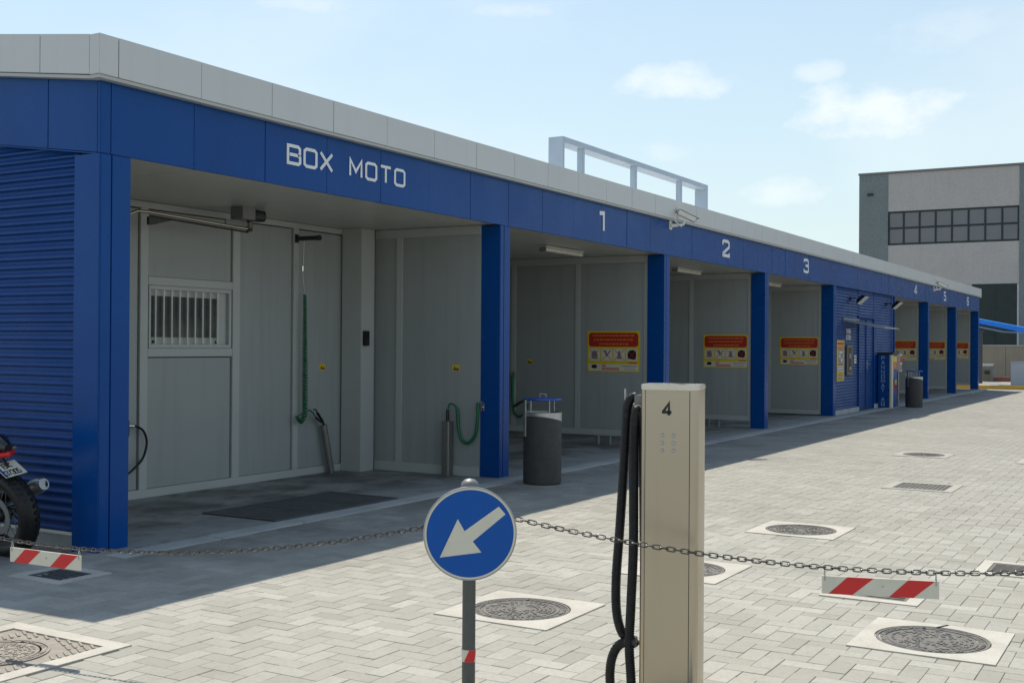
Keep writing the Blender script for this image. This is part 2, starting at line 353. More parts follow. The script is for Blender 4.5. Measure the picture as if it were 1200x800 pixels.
# squares of concrete let into the paving: x0, x1, y0, y1
COLLARS = {'A': (-.586, .177, -4.042, -3.279), 'B': (-.012, .736, -6.31, -5.562), 'C': (3.344, 4.104, -4.6, -3.84), 'D': (1.12, 1.89, -4.40, -3.63),
           'E': (2.49, 3.05, -6.40, -5.82), 'F': (1.16, 1.70, -5.70, -5.09), 'G': (7.22, 8.0, -4.88, -4.12), 'H': (11.38, 12.14, -4.1, -3.34),
           'I': (11.15, 11.95, -5.86, -5.06), 'J': (-2.95, -2.02, -2.335, -1.40), 'K': (-1.215, -.765, -.715, -.195)}
PX0, PX1, PY0, PY1 = -4.9, 38.0, -9.6, 5.0
bed = MB(); bed.add([(PX0, PY0, -.010), (PX1, PY0, -.010), (PX1, -.21, -.010), (PX0, -.21, -.010)], [(0, 1, 2, 3)])
bed.add([(PX0, -.21, -.010), (-.33, -.21, -.010), (-.33, PY1, -.010), (PX0, PY1, -.010)], [(0, 1, 2, 3)])
paving = tag(bed.build('paving', BED), kind='structure')
def paver_verts(lx, ly, j=.0024, ch=.0021, dz=0.):
    x, y = lx / 2 - j / 2, ly / 2 - j / 2; z = dz
    return [(-x, -y, -.012), (x, -y, -.012), (x, y, -.012), (-x, y, -.012), (-x, -y, z - ch), (x, -y, z - ch), (x, y, z - ch), (-x, y, z - ch),
            (-x + ch, -y + ch, z), (x - ch, -y + ch, z), (x - ch, y - ch, z), (-x + ch, y - ch, z)]
PF = [(0, 1, 5, 4), (1, 2, 6, 5), (2, 3, 7, 6), (3, 0, 4, 7), (4, 5, 9, 8), (5, 6, 10, 9), (6, 7, 11, 10), (7, 4, 8, 11), (8, 9, 10, 11)]
pavers = []
for i in range(int((PX1 - PX0) / A)):
    for j in range(int((PY1 - PY0) / A)):
        d = (i - j) % 4
        if d == 0: cx, cy, hor = PX0 + (i + 1) * A, PY0 + (j + .5) * A, True
        elif d == 3: cx, cy, hor = PX0 + (i + .5) * A, PY0 + (j + 1) * A, False
        else: continue
        hx, hy = (A, A / 2) if hor else (A / 2, A)
        if cx - hx > -.27 and cy - hy > -.32: continue
        if cx + hx > -.25 and cy - hy > -.32 and cy + hy > .3: continue
        if cx + hx > PX1 or cy + hy > PY1: continue
        skip = False
        for (a, b, c, d_) in COLLARS.values():
            if cx - hx > a - .02 and cx + hx < b + .02 and cy - hy > c - .02 and cy + hy < d_ + .02: skip = True; break
        if skip: continue
        pavers.append((cx, cy, hor))
def screen(p):
    v = Vector(p) - CAM; z = v.dot(Fv)
    return (600 + 1353.4 * v.dot(R2) / z, 400 - 1353.4 * v.dot(U2) / z, z) if z > .5 else (1e9, 1e9, 1e9)
vis = []
for k, (cx, cy, hor) in enumerate(pavers):
    x, y, z = screen((cx, cy, 0))
    if 8 < x < 1192 and y < 792: vis.append((z, k))
vis.sort(); near = set(k for z, k in vis[:300])
TON = 8
pm = {}
for hor in (True, False):
    for t in range(TON):
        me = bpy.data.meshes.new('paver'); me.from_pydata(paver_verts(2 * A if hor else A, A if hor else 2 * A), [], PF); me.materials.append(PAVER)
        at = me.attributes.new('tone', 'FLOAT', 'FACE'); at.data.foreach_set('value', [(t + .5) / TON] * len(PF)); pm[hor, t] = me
fv = []; ff = []; tv = []
for k, (cx, cy, hor) in enumerate(pavers):
    t = min(max(random.gauss(.52, .24), 0), 1); dz = random.uniform(-.0015, .0012)
    if k in near:
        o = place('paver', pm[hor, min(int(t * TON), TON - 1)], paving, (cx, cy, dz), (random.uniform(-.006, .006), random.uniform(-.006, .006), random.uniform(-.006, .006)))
        continue
    b = len(fv); ax, ay = random.uniform(-.006, .006), random.uniform(-.006, .006)
    for x, y, z in paver_verts(2 * A if hor else A, A if hor else 2 * A, dz=dz):
        fv.append((cx + x, cy + y, z + (ax * x + ay * y if z > -.011 else 0)))
    ff += [tuple(b + q for q in f) for f in PF]; tv += [t] * len(PF)
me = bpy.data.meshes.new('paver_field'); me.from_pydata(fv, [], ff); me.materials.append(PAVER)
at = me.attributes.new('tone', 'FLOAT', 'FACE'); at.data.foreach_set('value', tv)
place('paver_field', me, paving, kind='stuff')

# bay floor and the pale kerb strip in front of it
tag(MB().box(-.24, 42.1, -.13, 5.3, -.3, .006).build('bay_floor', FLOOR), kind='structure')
kerb = tag(MB().box(-.335, 42.3, -.205, -.134, -.25, .001).build('kerb_bed', BED), kind='structure')
x = -.333
kb = MB().box(0, 1.0, -.345, -.135, -.2, .012).mesh('kerb_stone', KERB, bevel=.006)
while x < 41.3:
    place('kerb_stone', kb, kerb, (x, 0, random.uniform(-.001, .001))); x += 1.006

# ================================================================== CAR WASH BUILDING
H1, H2, H3 = 3.045, 3.622, 3.925
COLX = [0, 5.848, 10.86, 15.872, 20.884, 32.108, 37.12, 42.132]
END = 42.14
bld = thing('car_wash_building', 'long low blue and grey car wash with open bays and BOX MOTO lettering', 'building')
MB().box(-.16, END - .05, .08, 5.4, 3.42, 3.60).build('roof', GREY_PAN, bld)
MB().box(-.165, END - .02, .034, .075, H1 + .012, H3 - .03).build('fascia_frame', SEAL, bld)
# front fascia and parapet in cassettes on a common joint
J0, JW = -.195, .8556
js = [-.30] + [J0 + JW * k for k in range(60) if J0 + JW * k < END - .25] + [END]
pan = MB().box(0, JW - .0035, 0, .03, H1, H2 - .03).mesh('fascia_panel', BLUE, bevel=.002)
par = MB().box(0, JW - .0045, -.08, .03, H2, H3).mesh('parapet_panel', GREY_PAN, bevel=.002)
for k in range(len(js) - 1):
    a, b = js[k], js[k + 1]
    if abs(b - a - JW) < 1e-4:
        tw = random.uniform(-.0016, .0016)
        place('fascia_panel', pan, bld, (a, random.uniform(-.002, .001), 0), (random.uniform(-.0007, .0007), 0, tw))
        place('parapet_panel', par, bld, (a, random.uniform(-.002, .001), 0), (0, 0, tw * .6))
    else:
        MB().box(a, b - .006, 0, .03, H1, H2 - .03).build('fascia_panel', BLUE, bld, bevel=.003)
        MB().box(a if k else -.38, b - .006 if k else b - .006, -.08, .03, H2, H3).build('parapet_panel', GREY_PAN, bld, bevel=.003)
MB().box(-.372, END + .12, -.07, .033, H2 - .028, H2 - .003).build('drip_edge', WALLF, bld)
# gable end: side panels rise towards the ridge
SL = .130
for y0, y1, first in ((.032, .60, True), (.606, 1.46, False), (1.466, 2.32, False), (2.326, 3.0, False)):
    s = MB(); za, zb = SL * y0, SL * y1
    s.hexa([(-.30, y0, H1 + za), (-.27, y0, H1 + za), (-.27, y1, H1 + zb), (-.30, y1, H1 + zb), (-.30, y0, H2 - .03 + za), (-.27, y0, H2 - .03 + za), (-.27, y1, H2 - .03 + zb), (-.30, y1, H2 - .03 + zb)])
    s.build('fascia_panel', BLUE, bld, bevel=.003)
    s = MB(); s.hexa([(-.38, y0, H2 + za), (-.27, y0, H2 + za), (-.27, y1, H2 + zb), (-.38, y1, H2 + zb), (-.38, y0, H3 + za), (-.27, y0, H3 + za), (-.27, y1, H3 + zb), (-.38, y1, H3 + zb)])
    s.build('parapet_panel', GREY_PAN, bld, bevel=.003)
s = MB(); s.hexa([(-.20, .08, H1 + .06), (-.17, .08, H1 + .06), (-.17, 3, H1 + .06), (-.20, 3, H1 + .06), (-.20, .08, H3 - .04), (-.17, .08, H3 - .04), (-.17, 3, H3 + .32), (-.20, 3, H3 + .32)])
s.build('gable_frame', SEAL, bld)
s = MB(); s.hexa([(-.298, .034, H1 - .010), (-.215, .034, H1 - .010), (-.215, 3, H1 - .010 + SL * 3), (-.298, 3, H1 - .010 + SL * 3), (-.298, .034, H1 - .001), (-.215, .034, H1 - .001), (-.215, 3, H1 - .001 + SL * 3), (-.298, 3, H1 - .001 + SL * 3)])
s.build('fascia_trim', BLUE, bld)
s = MB(); s.hexa([(-.372, .034, H2 - .028), (-.272, .034, H2 - .028), (-.272, 3, H2 - .028 + SL * 3), (-.372, 3, H2 - .028 + SL * 3), (-.372, .034, H2 - .003), (-.272, .034, H2 - .003), (-.272, 3, H2 - .003 + SL * 3), (-.372, 3, H2 - .003 + SL * 3)])
s.build('drip_edge', WALLF, bld)
# corrugated cladding
def corrugated(length, z0, z1, pitch=.071, dep=.024):
    """horizontal ribs; local x runs along the wall, face towards -y"""
    prof = []; z = z0
    while z < z1 - 1e-6:
        for dz, dy in ((0, 0), (.10, -dep), (.30, -dep), (.62, -dep * .30)):
            zz = z + dz * pitch
            if zz <= z1: prof.append((dy, zz))
        z += pitch
    prof.append((0, z1)); mb = MB(); n = len(prof)
    mb.v = [(0, dy, z) for dy, z in prof] + [(length, dy, z) for dy, z in prof]
    mb.f = [(i, i + n, i + n + 1, i + 1) for i in range(n - 1)]
    return mb
place('cladding', corrugated(5.0, .125, 3.55).mesh('cladding', BLUE_CLAD), bld, (-.232, 5.29, 0), (0, 0, R_(-90)))
MB().box(-.262, -.2, .29, 5.29, .098, .124).build('sill', WPAINT, bld, bevel=.004)
MB().box(-.252, -.21, .29, 5.29, -.05, .097).build('plinth', KERB, bld)
MB().box(-.215, -.13, .29, 5.3, -.1, 3.4).build('side_wall', WALLP, bld)
# columns: a core, a corner angle and a front skin split by a groove
def column(xr, wd, dp):
    xl = xr - wd; s = MB(); ca = .085 if wd < .28 else .11
    s.box(xl + .012, xr - .004, .02, dp, -.05, H1 - .002)
    s.box(xl, xl + .0119, .004, dp, -.05, H1 - .004)
    s.box(xl + .0125, xl + ca, .004, .0195, -.05, H1 - .004)
    s.box(xl + ca + .010, xr, .004, .0195, -.05, H1 - .004)
    return s.build('column', BLUE, bld, bevel=.0025)
column(0, .30, .29)
for xx in COLX[1:]: column(xx, .235, .285)
# ceilings of the bays
CX = [(-.2, 5.62), (5.78, 20.7), (27.2, 42.0)]
for a, b in CX:
    n = max(int((b - a) / .96), 1); w_ = (b - a) / n
    ya, yb = .082, 5.2
    cm = MB().box(0, w_ - .006, ya, yb, H1 + .01, H1 + .05).mesh('ceiling_panel', CEIL)
    for k in range(n): place('ceiling_panel', cm, bld, (a + w_ * k, 0, random.uniform(0, .002)))
# back walls
MB().box(5.7, 20.9, 5.2, 5.3, -.05, 3.4).build('rear_wall', WALLP, bld)
MB().box(27.1, 42.0, 5.2, 5.3, -.05, 3.4).build('rear_wall', WALLP, bld)
MB().box(20.95, 27.05, .075, .15, -.05, 3.4).build('service_wall', SEAL, bld)

# partitions between the bays: posts, rails, two panels, raised on short legs
def partition(xf, foot, y1=5.15):
    t = place('partition_wall', MB().box(xf + .03, xf + .075, .29, y1, foot + .02, H1 + .008).mesh('partition_wall', WALLP), bld)
    MB().box(xf - .004, xf + .029, .27, y1, H1 - .11, H1 + .006).build('rail', WALLF, t, bevel=.003)
    MB().box(xf - .004, xf + .029, .27, y1, foot, foot + .10).build('rail', WALLF, t, bevel=.003)
    ys = [.27, 1.50, 2.72, 3.95, 5.05]
    for k, yy in enumerate(ys):
        if yy > y1 - .05: break
        MB().box(xf - .002, xf + .0285, yy, yy + .085, foot + .101, H1 - .111).build('post', WALLF, t, bevel=.003)
    for k in range(len(ys) - 1):
        if ys[k + 1] > y1: break
        MB().box(xf + .012, xf + .0295, ys[k] + .088, ys[k + 1] - .003, foot + .104, H1 - .114).build('panel', WALLP, t)
    if foot > .05:
        for yy in (.95, 1.16, 2.3, 3.6):
            MB().box(xf + .01, xf + .07, yy, yy + .07, -.02, foot).build('leg', POSTL, t)
    return t
PART = {1: 10.655, 2: 15.665, 3: 20.675, 4: 31.90, 5: 36.91, 6: 41.92}
for b, xf in PART.items(): partition(xf, .03 if b == 3 else .15)
# back of bay three is the side of the service room, box 4 starts with another wall
MB().box(20.78, 20.88, .29, 5.2, -.05, 3.05).build('service_side_wall', WALLP, bld)
MB().box(27.05, 27.13, .05, 5.2, -.05, 3.05).build('service_side_wall', WALLP, bld)
MB().box(5.64, 5.70, .29, 5.2, -.05, 3.052).build('box_side_wall', WALLP, bld)
# BOX MOTO side partition down to the floor
t = place('partition_wall', MB().box(5.606, 5.639, .27, 2.15, 0, H1 + .008).mesh('partition_wall', WALLP), bld)
MB().box(5.585, 5.6055, .27, 1.85, H1 - .10, H1 + .006).build('rail', WALLF, t, bevel=.003)
MB().box(5.585, 5.6055, .27, 1.85, .0, .12).build('rail', WALLF, t, bevel=.003)
MB().box(5.587, 5.6055, 1.43, 1.52, .1205, H1 - .1005).build('post', WALLF, t, bevel=.003)
# BOX MOTO rear wall with posts, rails, panels and the barred window
YB = 2.12
bw = place('rear_wall', MB().box(-.13, 5.7, YB + .045, YB + .12, -.05, 3.4).mesh('rear_wall', SEAL), bld)
def fr(x0, x1, z0, z1): MB().box(x0, x1, YB - .006, YB + .044, z0, z1).build('post' if z1 - z0 > x1 - x0 else 'rail', WALLF, bw, bevel=.004)
def pn(x0, x1, z0, z1): MB().box(x0 + .006, x1 - .016, YB + .018, YB + .0445, z0 + .004, z1 - .012).build('panel', WALLP, bw)
fr(-.12, 5.45, 2.985, 3.052); fr(-.12, 5.45, .005, .095)
for a, b in ((1.985, 2.09), (3.31, 3.425), (4.325, 4.42), (5.345, 5.45)): fr(a, b, .0955, 2.9845)
fr(2.0905, 3.3095, 2.20, 2.285); fr(2.0905, 3.3095, 1.455, 1.545)
pn(.9, 1.985, .095, 2.985); pn(-.12, .9, .095, 2.985)
pn(2.09, 3.31, 2.285, 2.985); pn(2.09, 3.31, .095, 1.455); pn(3.425, 4.325, .095, 2.985); pn(4.42, 5.345, .095, 2.985)
win = place('window', MB().box(2.11, 3.27, YB + .03, YB + .044, 1.56, 2.19).mesh('window', WALLF), bw)
# window is a child of the wall: its pieces are one level down
for (x0, x1, z0, z1) in ((2.095, 3.285, 2.155, 2.196), (2.095, 3.285, 1.548, 1.585), (2.095, 2.125, 1.586, 2.154), (3.245, 3.285, 1.586, 2.154)):
    MB().box(x0, x1, YB - .012, YB + .029, z0, z1).build('window_frame', WALLF, bw, bevel=.003)
MB().box(2.14, 3.09, YB + .024, YB + .029, 1.66, 2.09).build('pane', GLASS, bw)
for k in range(9):
    xx = 2.19 + k * .111
    MB().tube([(xx, YB - .004, 1.587), (xx, YB - .004, 2.153)], .0095, 8).build('bar', WPAINT, bw, smooth=40)
for xx in (2.17, 3.07): MB().box(xx, xx + .03, YB + .012, YB + .0235, 1.60, 1.625).build('latch', BLACK, bw)
MB().box(5.235, 5.50, 1.80, YB - .007, 0, H1 + .008).build('pilaster', WALLF, bld, bevel=.006)
MB().box(5.505, 5.584, 1.86, 2.1, 0, H1 + .008).build('pilaster', WALLP, bld)

# service section: cladding, trims, double door
place('cladding', corrugated(2.29, .12, H1 - .004).mesh('cladding', BLUE_CLAD), bld, (20.9, .07, 0))
place('cladding', corrugated(2.30, .12, H1 - .004).mesh('cladding', BLUE_CLAD), bld, (24.79, .07, 0))
place('cladding', corrugated(1.56, 2.37, H1 - .004).mesh('cladding', BLUE_CLAD), bld, (23.21, .07, 0))
MB().box(20.9, 23.19, .02, .07, .0, .115).build('plinth', KERB, bld)
MB().box(24.8, 27.1, .02, .07, .0, .115).build('plinth', KERB, bld)
MB().box(27.075, 27.15, .0, .2, .0, H1 - .004).build('corner_trim', BLUE, bld)
for (x0, x1, z0, z1) in ((23.17, 23.215, .0, 2.40), (24.765, 24.81, .0, 2.40), (23.2155, 24.7645, 2.355, 2.40)):
    MB().box(x0, x1, .025, .073, z0, z1).build('door_frame', BLUE_CLAD, bld)
for x0 in (23.222, 24.0):
    d = place('door', corrugated(.755, .03, 2.345).mesh('door', BLUE_CLAD), bld, (x0, .068, 0))
    MB().box(0 if x0 > 23.5 else .725, .03 if x0 > 23.5 else .755, -.03, -.017, .03, 2.345).build('door_edge', BLUE_CLAD, d)
    if x0 > 23.5:
        MB().box(.04, .08, -.034, -.0175, 1.02, 1.26).build('handle_plate', GALV, d)
        MB().tube([(.06, -.034, 1.17), (.06, -.075, 1.17), (.18, -.075, 1.165)], .010, 8).build('handle', INOXB, d, smooth=40)
# lettering on the fascia
zt = 3.262; yl = -.003
xs = text('BOX', bld, 1.81, yl, zt, .160, 1.42, .030, WHITE, gap=.27)
text('MOTO', bld, 2.72, yl, zt, .160, 1.40, .029, WHITE, gap=.34)
for ch, xx in (('1', 8.24), ('2', 13.23), ('3', 18.22), ('4', 29.74), ('5', 34.56), ('6', 39.22)):
    place('numeral', glyph(ch, .255, 1.75 if ch == '1' else 1.9, .056).mesh('numeral', WHITE), bld, (xx, yl, 3.222), label='white numeral %s above its wash bay' % ch)
# text above the change machine
text('CAMBIA', bld, 22.0, .049, 1.945, .105, .80, .018, WHITE, gap=.22)
text('GETTONI', bld, 21.99, .049, 1.79, .105, .70, .018, WHITE, gap=.2)

# ================================================================== ROOF FRAME
rf = thing('roof_sign_frame', 'empty pale steel box frame standing on the car wash roof', 'frame', (10.03, 1.5, 3.6))
Wf, Df, Hf = 6.42, .27, 1.345
MB().box(0, .05, 0, Df, 0, Hf).build('end_plate', FRAMEW, rf, bevel=.004)
MB().box(Wf - .05, Wf, 0, Df, 0, Hf).build('end_plate', FRAMEW, rf, bevel=.004)
MB().box(.051, Wf - .051, 0, Df, Hf - .09, Hf).build('top_beam', FRAMEW, rf, bevel=.004)
MB().box(.051, Wf - .051, 0, Df, 0, .11).build('bottom_beam', FRAMEW, rf, bevel=.004)
for xx in (.76, 2.86, 5.02): MB().box(xx - .045, xx + .045, .02, .12, .111, Hf - .091).build('upright', FRAMEW, rf, bevel=.004)

# ================================================================== SECURITY CAMERAS
def cctv(loc, label):
    t = thing('security_camera', label, 'camera', loc, 0, 'security cameras on the fascia')
    MB().box(-.05, .05, -.02, .0, -.08, .08).build('wall_plate', WPAINT, t, bevel=.004)
    MB().tube([(0, -.02, -.02), (.04, -.10, -.012), (.10, -.20, .0)], [.036, .026, .018], 10).build('bracket_arm', WPAINT, t, smooth=40)
    MB().tube([(.095, -.19, .0), (.105, -.205, .07)], .02, 10).build('swivel', WPAINT, t, smooth=40)
    ax = Vector((.52, -.74, -.42)).normalized(); sd_ = ax.cross(Vector((0, 0, 1))).normalized(); up_ = sd_.cross(ax)
    M = Matrix.Identity(4)
    for i in range(3): M[i][0], M[i][1], M[i][2], M[i][3] = sd_[i], ax[i], up_[i], (.125, -.235, .135)[i]
    MB().prism(rrect(.095, .085, .018, 4), -.15, .15).xf(M).build('housing', WPAINT, t, smooth=35)
    MB().box(-.058, .058, -.16, .20, .047, .057).xf(M).build('sun_shield', WPAINT, t, bevel=.003)
    MB().prism(rrect(.08, .07, .018, 4), .151, .158).xf(M).build('lens_window', BLACKG, t)
    MB().prism(rrect(.07, .06, .026, 4), -.18, -.151).xf(M).build('end_cap', GALV, t, smooth=35)
    c0 = M @ Vector((0, -.175, -.02))
    MB().tube(spline([c0, c0 + Vector((-.02, .02, -.12)), (.05, -.17, -.03), (.07, -.15, -.015)], 6), .012, 8).build('cable', WPAINT, t, smooth=40)
    return t
c1 = cctv((10.84, 0, 3.535), 'white security camera on the blue fascia between the numerals one and two')
dup(c1, (32.75, 0, 3.50), 0, 'white security camera on the blue fascia between the numerals four and five')

# ================================================================== CEILING LIGHTS
def tube_light(loc, label):
    t = thing('ceiling_light', label, 'light', loc, 0, 'fluorescent lights in the wash bays')
    MB().prism(rrect(.13, .035, .01, 3), 0, 1.2, axis='x').build('housing', WALLF, t, smooth=35)
    MB().prism(rrect(.105, .06, .028, 5, 0, -.040), .02, 1.18, axis='x').build('diffuser', LAMPW, t, smooth=35)
    for a in (0, 1.181): MB().prism(rrect(.115, .066, .026, 5, 0, -.042), a, a + .018, axis='x').build('end_cap', GALV, t, smooth=35)
    return t
l1 = tube_light((8.34, .93, H1 - .012), 'fluorescent ceiling light of wash bay one')
dup(l1, (13.38, .96, H1 - .012), 0, 'fluorescent ceiling light of wash bay two')
dup(l1, (18.38, .96, H1 - .012), 0, 'fluorescent ceiling light of wash bay three')

# ================================================================== POSTERS
def rules_poster(loc, label):
    t = thing('rules_poster', label, 'poster', loc, R_(-90), 'rules posters in the wash bays')
    W_, H_ = .94, .66
    MB().box(0, W_, -.004, 0, 0, H_).build('board', YELLOW, t)
    MB().prism(rrect(W_ - .06, .225, .05, 5, W_ / 2, H_ - .14), -.0052, -.0042).build('header', RED, t)
    for k, (a, b) in enumerate(((.10, .84), (.12, .82), (.22, .74))):
        z = H_ - .075 - k * .068
        xx = a; s = MB()
        while xx < b:
            ww = random.uniform(.02, .07); s.box(xx, min(xx + ww, b), -.0060, -.0054, z - .012, z + .016); xx += ww + .014
        s.build('text_line', ORANGE, t)
    for k in range(4):
        x0 = .035 + k * .222
        p = MB().box(x0, x0 + .195, -.0052, -.0042, .18, .375).build('pictogram', SIGNWHITE, t)
        ic = MB()
        if k == 0: ic.prism([(x0 + .06, .21), (x0 + .13, .20), (x0 + .16, .27), (x0 + .12, .35), (x0 + .05, .33), (x0 + .04, .26)], -.0060, -.0054)
        elif k == 1: ic.prism([(x0 + .04, .34), (x0 + .08, .36), (x0 + .11, .29), (x0 + .15, .35), (x0 + .16, .33), (x0 + .11, .25), (x0 + .09, .25)], -.0060, -.0054)
        elif k == 2: ic.prism([(x0 + .08, .34), (x0 + .11, .34), (x0 + .14, .21), (x0 + .06, .21)], -.0060, -.0054)
        else: ic.prism([(x0 + .03, .22), (x0 + .02, .30), (x0 + .06, .35), (x0 + .12, .36), (x0 + .17, .33), (x0 + .175, .25), (x0 + .15, .20), (x0 + .08, .21)], -.0060, -.0054)
        ic.build('icon', BLACK if k == 3 else GREYPR, p)
        cr = MB()
        for a, b in (((.015, .015), (.18, .18)), ((.015, .18), (.18, .015))):
            d = Vector((b[0] - a[0], b[1] - a[1])).normalized(); q = Vector((-d.y, d.x)) * .0042; dz = .0003 if a[1] < b[1] else 0
            P = [Vector(a) + q, Vector(a) - q, Vector(b) - q, Vector(b) + q]
            cr.prism([(x0 + v.x, .18 + v.y) for v in P], -.0068 - dz, -.0062)
        cr.build('cross', RED, p)
    f = MB().box(.03, W_ - .03, -.0052, -.0042, .02, .125).build('footer', SIGNWHITE, t)
    MB().prism(rrect(.10, .06, .028, 6, .13, .085), -.006, -.0054).build('emblem', BLACK, f)
    MB().box(.26, .34, -.006, -.0054, .078, .118).build('text_line', PINK, f)
    MB().box(.26, .58, -.006, -.0054, .028, .070).build('text_line', PINK, f)
    MB().box(.62, .88, -.006, -.0054, .086, .100).build('text_line', GREYPR, f)
    MB().box(.66, .86, -.006, -.0054, .042, .052).build('text_line', GREYPR, f)
    MB().box(.74, .89, -.0052, -.0042, .135, .165).build('text_line', ORANGE, t)
    return t
for k, b in enumerate(PART):
    nm = 'red and yellow rules poster on the partition of bay %s' % ('one', 'two', 'three', 'four', 'five', 'six')[k]
    y_ = 1.365 if b == 1 else 1.285
    if k == 0: p1 = rules_poster((PART[b] + .010, y_, 1.18), nm)
    else: dup(p1, (PART[b] + .010, y_, 1.18), R_(-90), nm)

def sticker(loc, rz, label):
    t = thing('warning_sticker', label, 'sticker', loc, rz, 'small yellow stickers inside the car wash')
    MB().box(-.055, .055, -.002, 0, -.04, .04).build('sheet', YELLOW, t)
    MB().prism([(-.045, -.02), (-.02, .025), (.0, -.01), (.02, .01), (.03, -.03), (-.02, -.03)], -.003, -.0022).build('print', BRASS, t)
    MB().box(.015, .045, -.003, -.0022, -.03, -.005).build('print', RED, t)
    return t
s1 = sticker((4.896, YB + .0175, 1.314), 0, 'small yellow warning sticker beside the hanging green spiral hose')
dup(s1, (5.605, .62, 1.317), R_(-90), 'small yellow warning sticker above the steel tube with the green hose loop')
dup(s1, (PART[1] + .0115, 2.45, 1.33), R_(-90), 'small yellow warning sticker deep inside the bay under numeral 1')

# ================================================================== FITTINGS ON THE SERVICE WALL
def flood(loc, label):
    t = thing('floodlight', label, 'floodlight', loc, 0, 'floodlights on the blue service wall')
    MB().box(-.05, .05, -.03, 0, -.05, .05).build('wall_plate', BLACK, t)
    MB().tube([(0, -.03, 0), (0, -.13, .02)], .014, 8).build('bracket_arm', BLACK, t)
    M = Matrix.Translation((.0, -.26, .0)) @ Matrix.Rotation(R_(-42), 4, 'X')
    MB().hexa([M @ Vector(p) for p in ((-.10, -.08, .04), (.10, -.08, .04), (.10, .08, .04), (-.10, .08, .04), (-.20, -.15, -.06), (.20, -.15, -.06), (.20, .15, -.06), (-.20, .15, -.06))]).build('housing', BLACK, t, bevel=.006)
    MB().box(-.18, .18, -.13, .13, -.075, -.061).xf(M).build('glass', LAMPW, t)
    return t
f1 = flood((22.38, .05, 2.80), 'black floodlight on the blue service wall beside numeral 3 side')
f1['label'] = 'black floodlight above the clear canopy on the blue service wall'
dup(f1, (26.285, .05, 2.80), 0, 'black floodlight above the tall blue vending machine')
cn = thing('entrance_canopy', 'small clear sloping canopy over the change machine on blue wall', 'canopy', (21.66, .05, 2.24))
MB().hexa([(0, 0, .03), (1.5, 0, .03), (1.5, -1.0, -.17), (0, -1.0, -.17), (0, 0, .037), (1.5, 0, .037), (1.5, -1.0, -.163), (0, -1.0, -.163)]).build('sheet', CLEAR, cn)
for xx in (0, 1.47): MB().hexa([(xx, 0, .0), (xx + .03, 0, .0), (xx + .03, -1.0, -.2), (xx, -1.0, -.2), (xx, 0, .029), (xx + .03, 0, .029), (xx + .03, -1.0, -.171), (xx, -1.0, -.171)]).build('side_rail', GALV, cn)
MB().box(.031, 1.469, -1.0, -.98, -.19, -.175).build('front_rail', GALV, cn)
MB().box(0, 1.5, -.03, .0, .04, .07).build('wall_rail', GALV, cn)
yp = thing('price_poster', 'tall narrow yellow poster beside the change machine on blue wall', 'poster', (21.14, .051, .80))
MB().box(0, .68, -.004, 0, 0, .98).build('sheet', YELLOW, yp)
for z0, z1, x0, x1, mt in ((.86, .92, .06, .62, RED), (.76, .81, .06, .62, ORANGE), (.42, .74, .14, .56, GREYPR), (.24, .34, .03, .65, PURPLE), (.14, .16, .1, .55, BRASS), (.06, .08, .1, .5, BRASS), (.37, .39, .1, .6, BRASS)):
    MB().box(x0, x1, -.0052, -.0042, z0, z1).build('print', mt, yp)
for z0, z1, x0, x1 in ((.66, .71, .22, .50), (.56, .63, .20, .32), (.46, .54, .36, .50)): MB().box(x0, x1, -.0064, -.0054, z0, z1).build('print', SIGNWHITE, yp)
for x0 in (.08, .24, .42): MB().box(x0, x0 + .1, -.0064, -.0054, .27, .32).build('print', SIGNWHITE, yp)
cm = thing('change_machine', 'bronze framed token change machine set in the blue wall', 'machine', (22.0, .05, .93))
MB().box(0, .5, -.03, 0, 0, .73).build('frame', BRASS, cm, bevel=.004)
MB().box(.11, .39, -.034, -.0302, .06, .67).build('front', BLACKG, cm)
MB().box(.16, .34, -.04, -.0345, .40, .52).build('display', GREYPR, cm)
MB().box(.2, .3, -.046, -.0345, .12, .2).build('coin_tray', GALV, cm)
st = thing('notice_sticker', 'small white notice sticker with yellow mark beside the blue door', 'sticker', (22.76, .051, 1.19))
MB().box(0, .24, -.003, 0, 0, .22).build('sheet', SIGNWHITE, st)
MB().box(.08, .16, -.0042, -.0032, .06, .12).build('print', YELLOW, st)
MB().box(.05, .19, -.0042, -.0032, .15, .18).build('print', GREYPR, st)

# vending machine with PANNOMAT AQ down its side
vm_ = thing('vending_machine', 'tall blue vending machine with PANNOMAT lettering and cream corner', 'vending machine', (25.22, 0, .012))
MB().box(0, .56, -.25, .03, 0, 1.40).build('body', BLUE, vm_, bevel=.01)
MB().box(-.02, .60, -.37, .04, 1.401, 1.465).build('top', BLACK, vm_, bevel=.01)
MB().lathe([(.055, 0), (.055, 1.40)], (.05, -.305, 0), 20).build('corner_column', CREAM, vm_, smooth=40)
MB().box(.10, .56, -.345, -.251, 0, 1.40).build('front', BLUELID, vm_, bevel=.006)
for z0, z1, mt in ((1.2, 1.36, YELLOW), (1.02, 1.18, ORANGE), (.60, .74, BLACKG), (.50, .585, RED)): MB().box(.13, .53, -.352, -.3455, z0, z1).build('print', mt, vm_)
zz = 1.275
for ch in 'PANNOMAT AQ':
    if ch != ' ':
        place('letter', glyph(ch, .085, 1.25, .015).mesh('letter', LBLUE), vm_, (-.0005, -.065, zz), (0, 0, R_(-90)))
    zz -= .122
sb = thing('dispenser_box', 'small white and red dispenser box beside the blue vending machine', 'dispenser', (26.02, -.37, .95))
MB().box(0, .30, 0, .22, 0, .48).build('case', SIGNWHITE, sb, bevel=.008)
MB().box(.03, .27, -.005, -.0005, .25, .44).build('front', RED, sb)
MB().box(.03, .27, -.005, -.0005, .05, .2).build('front', GREYPR, sb)
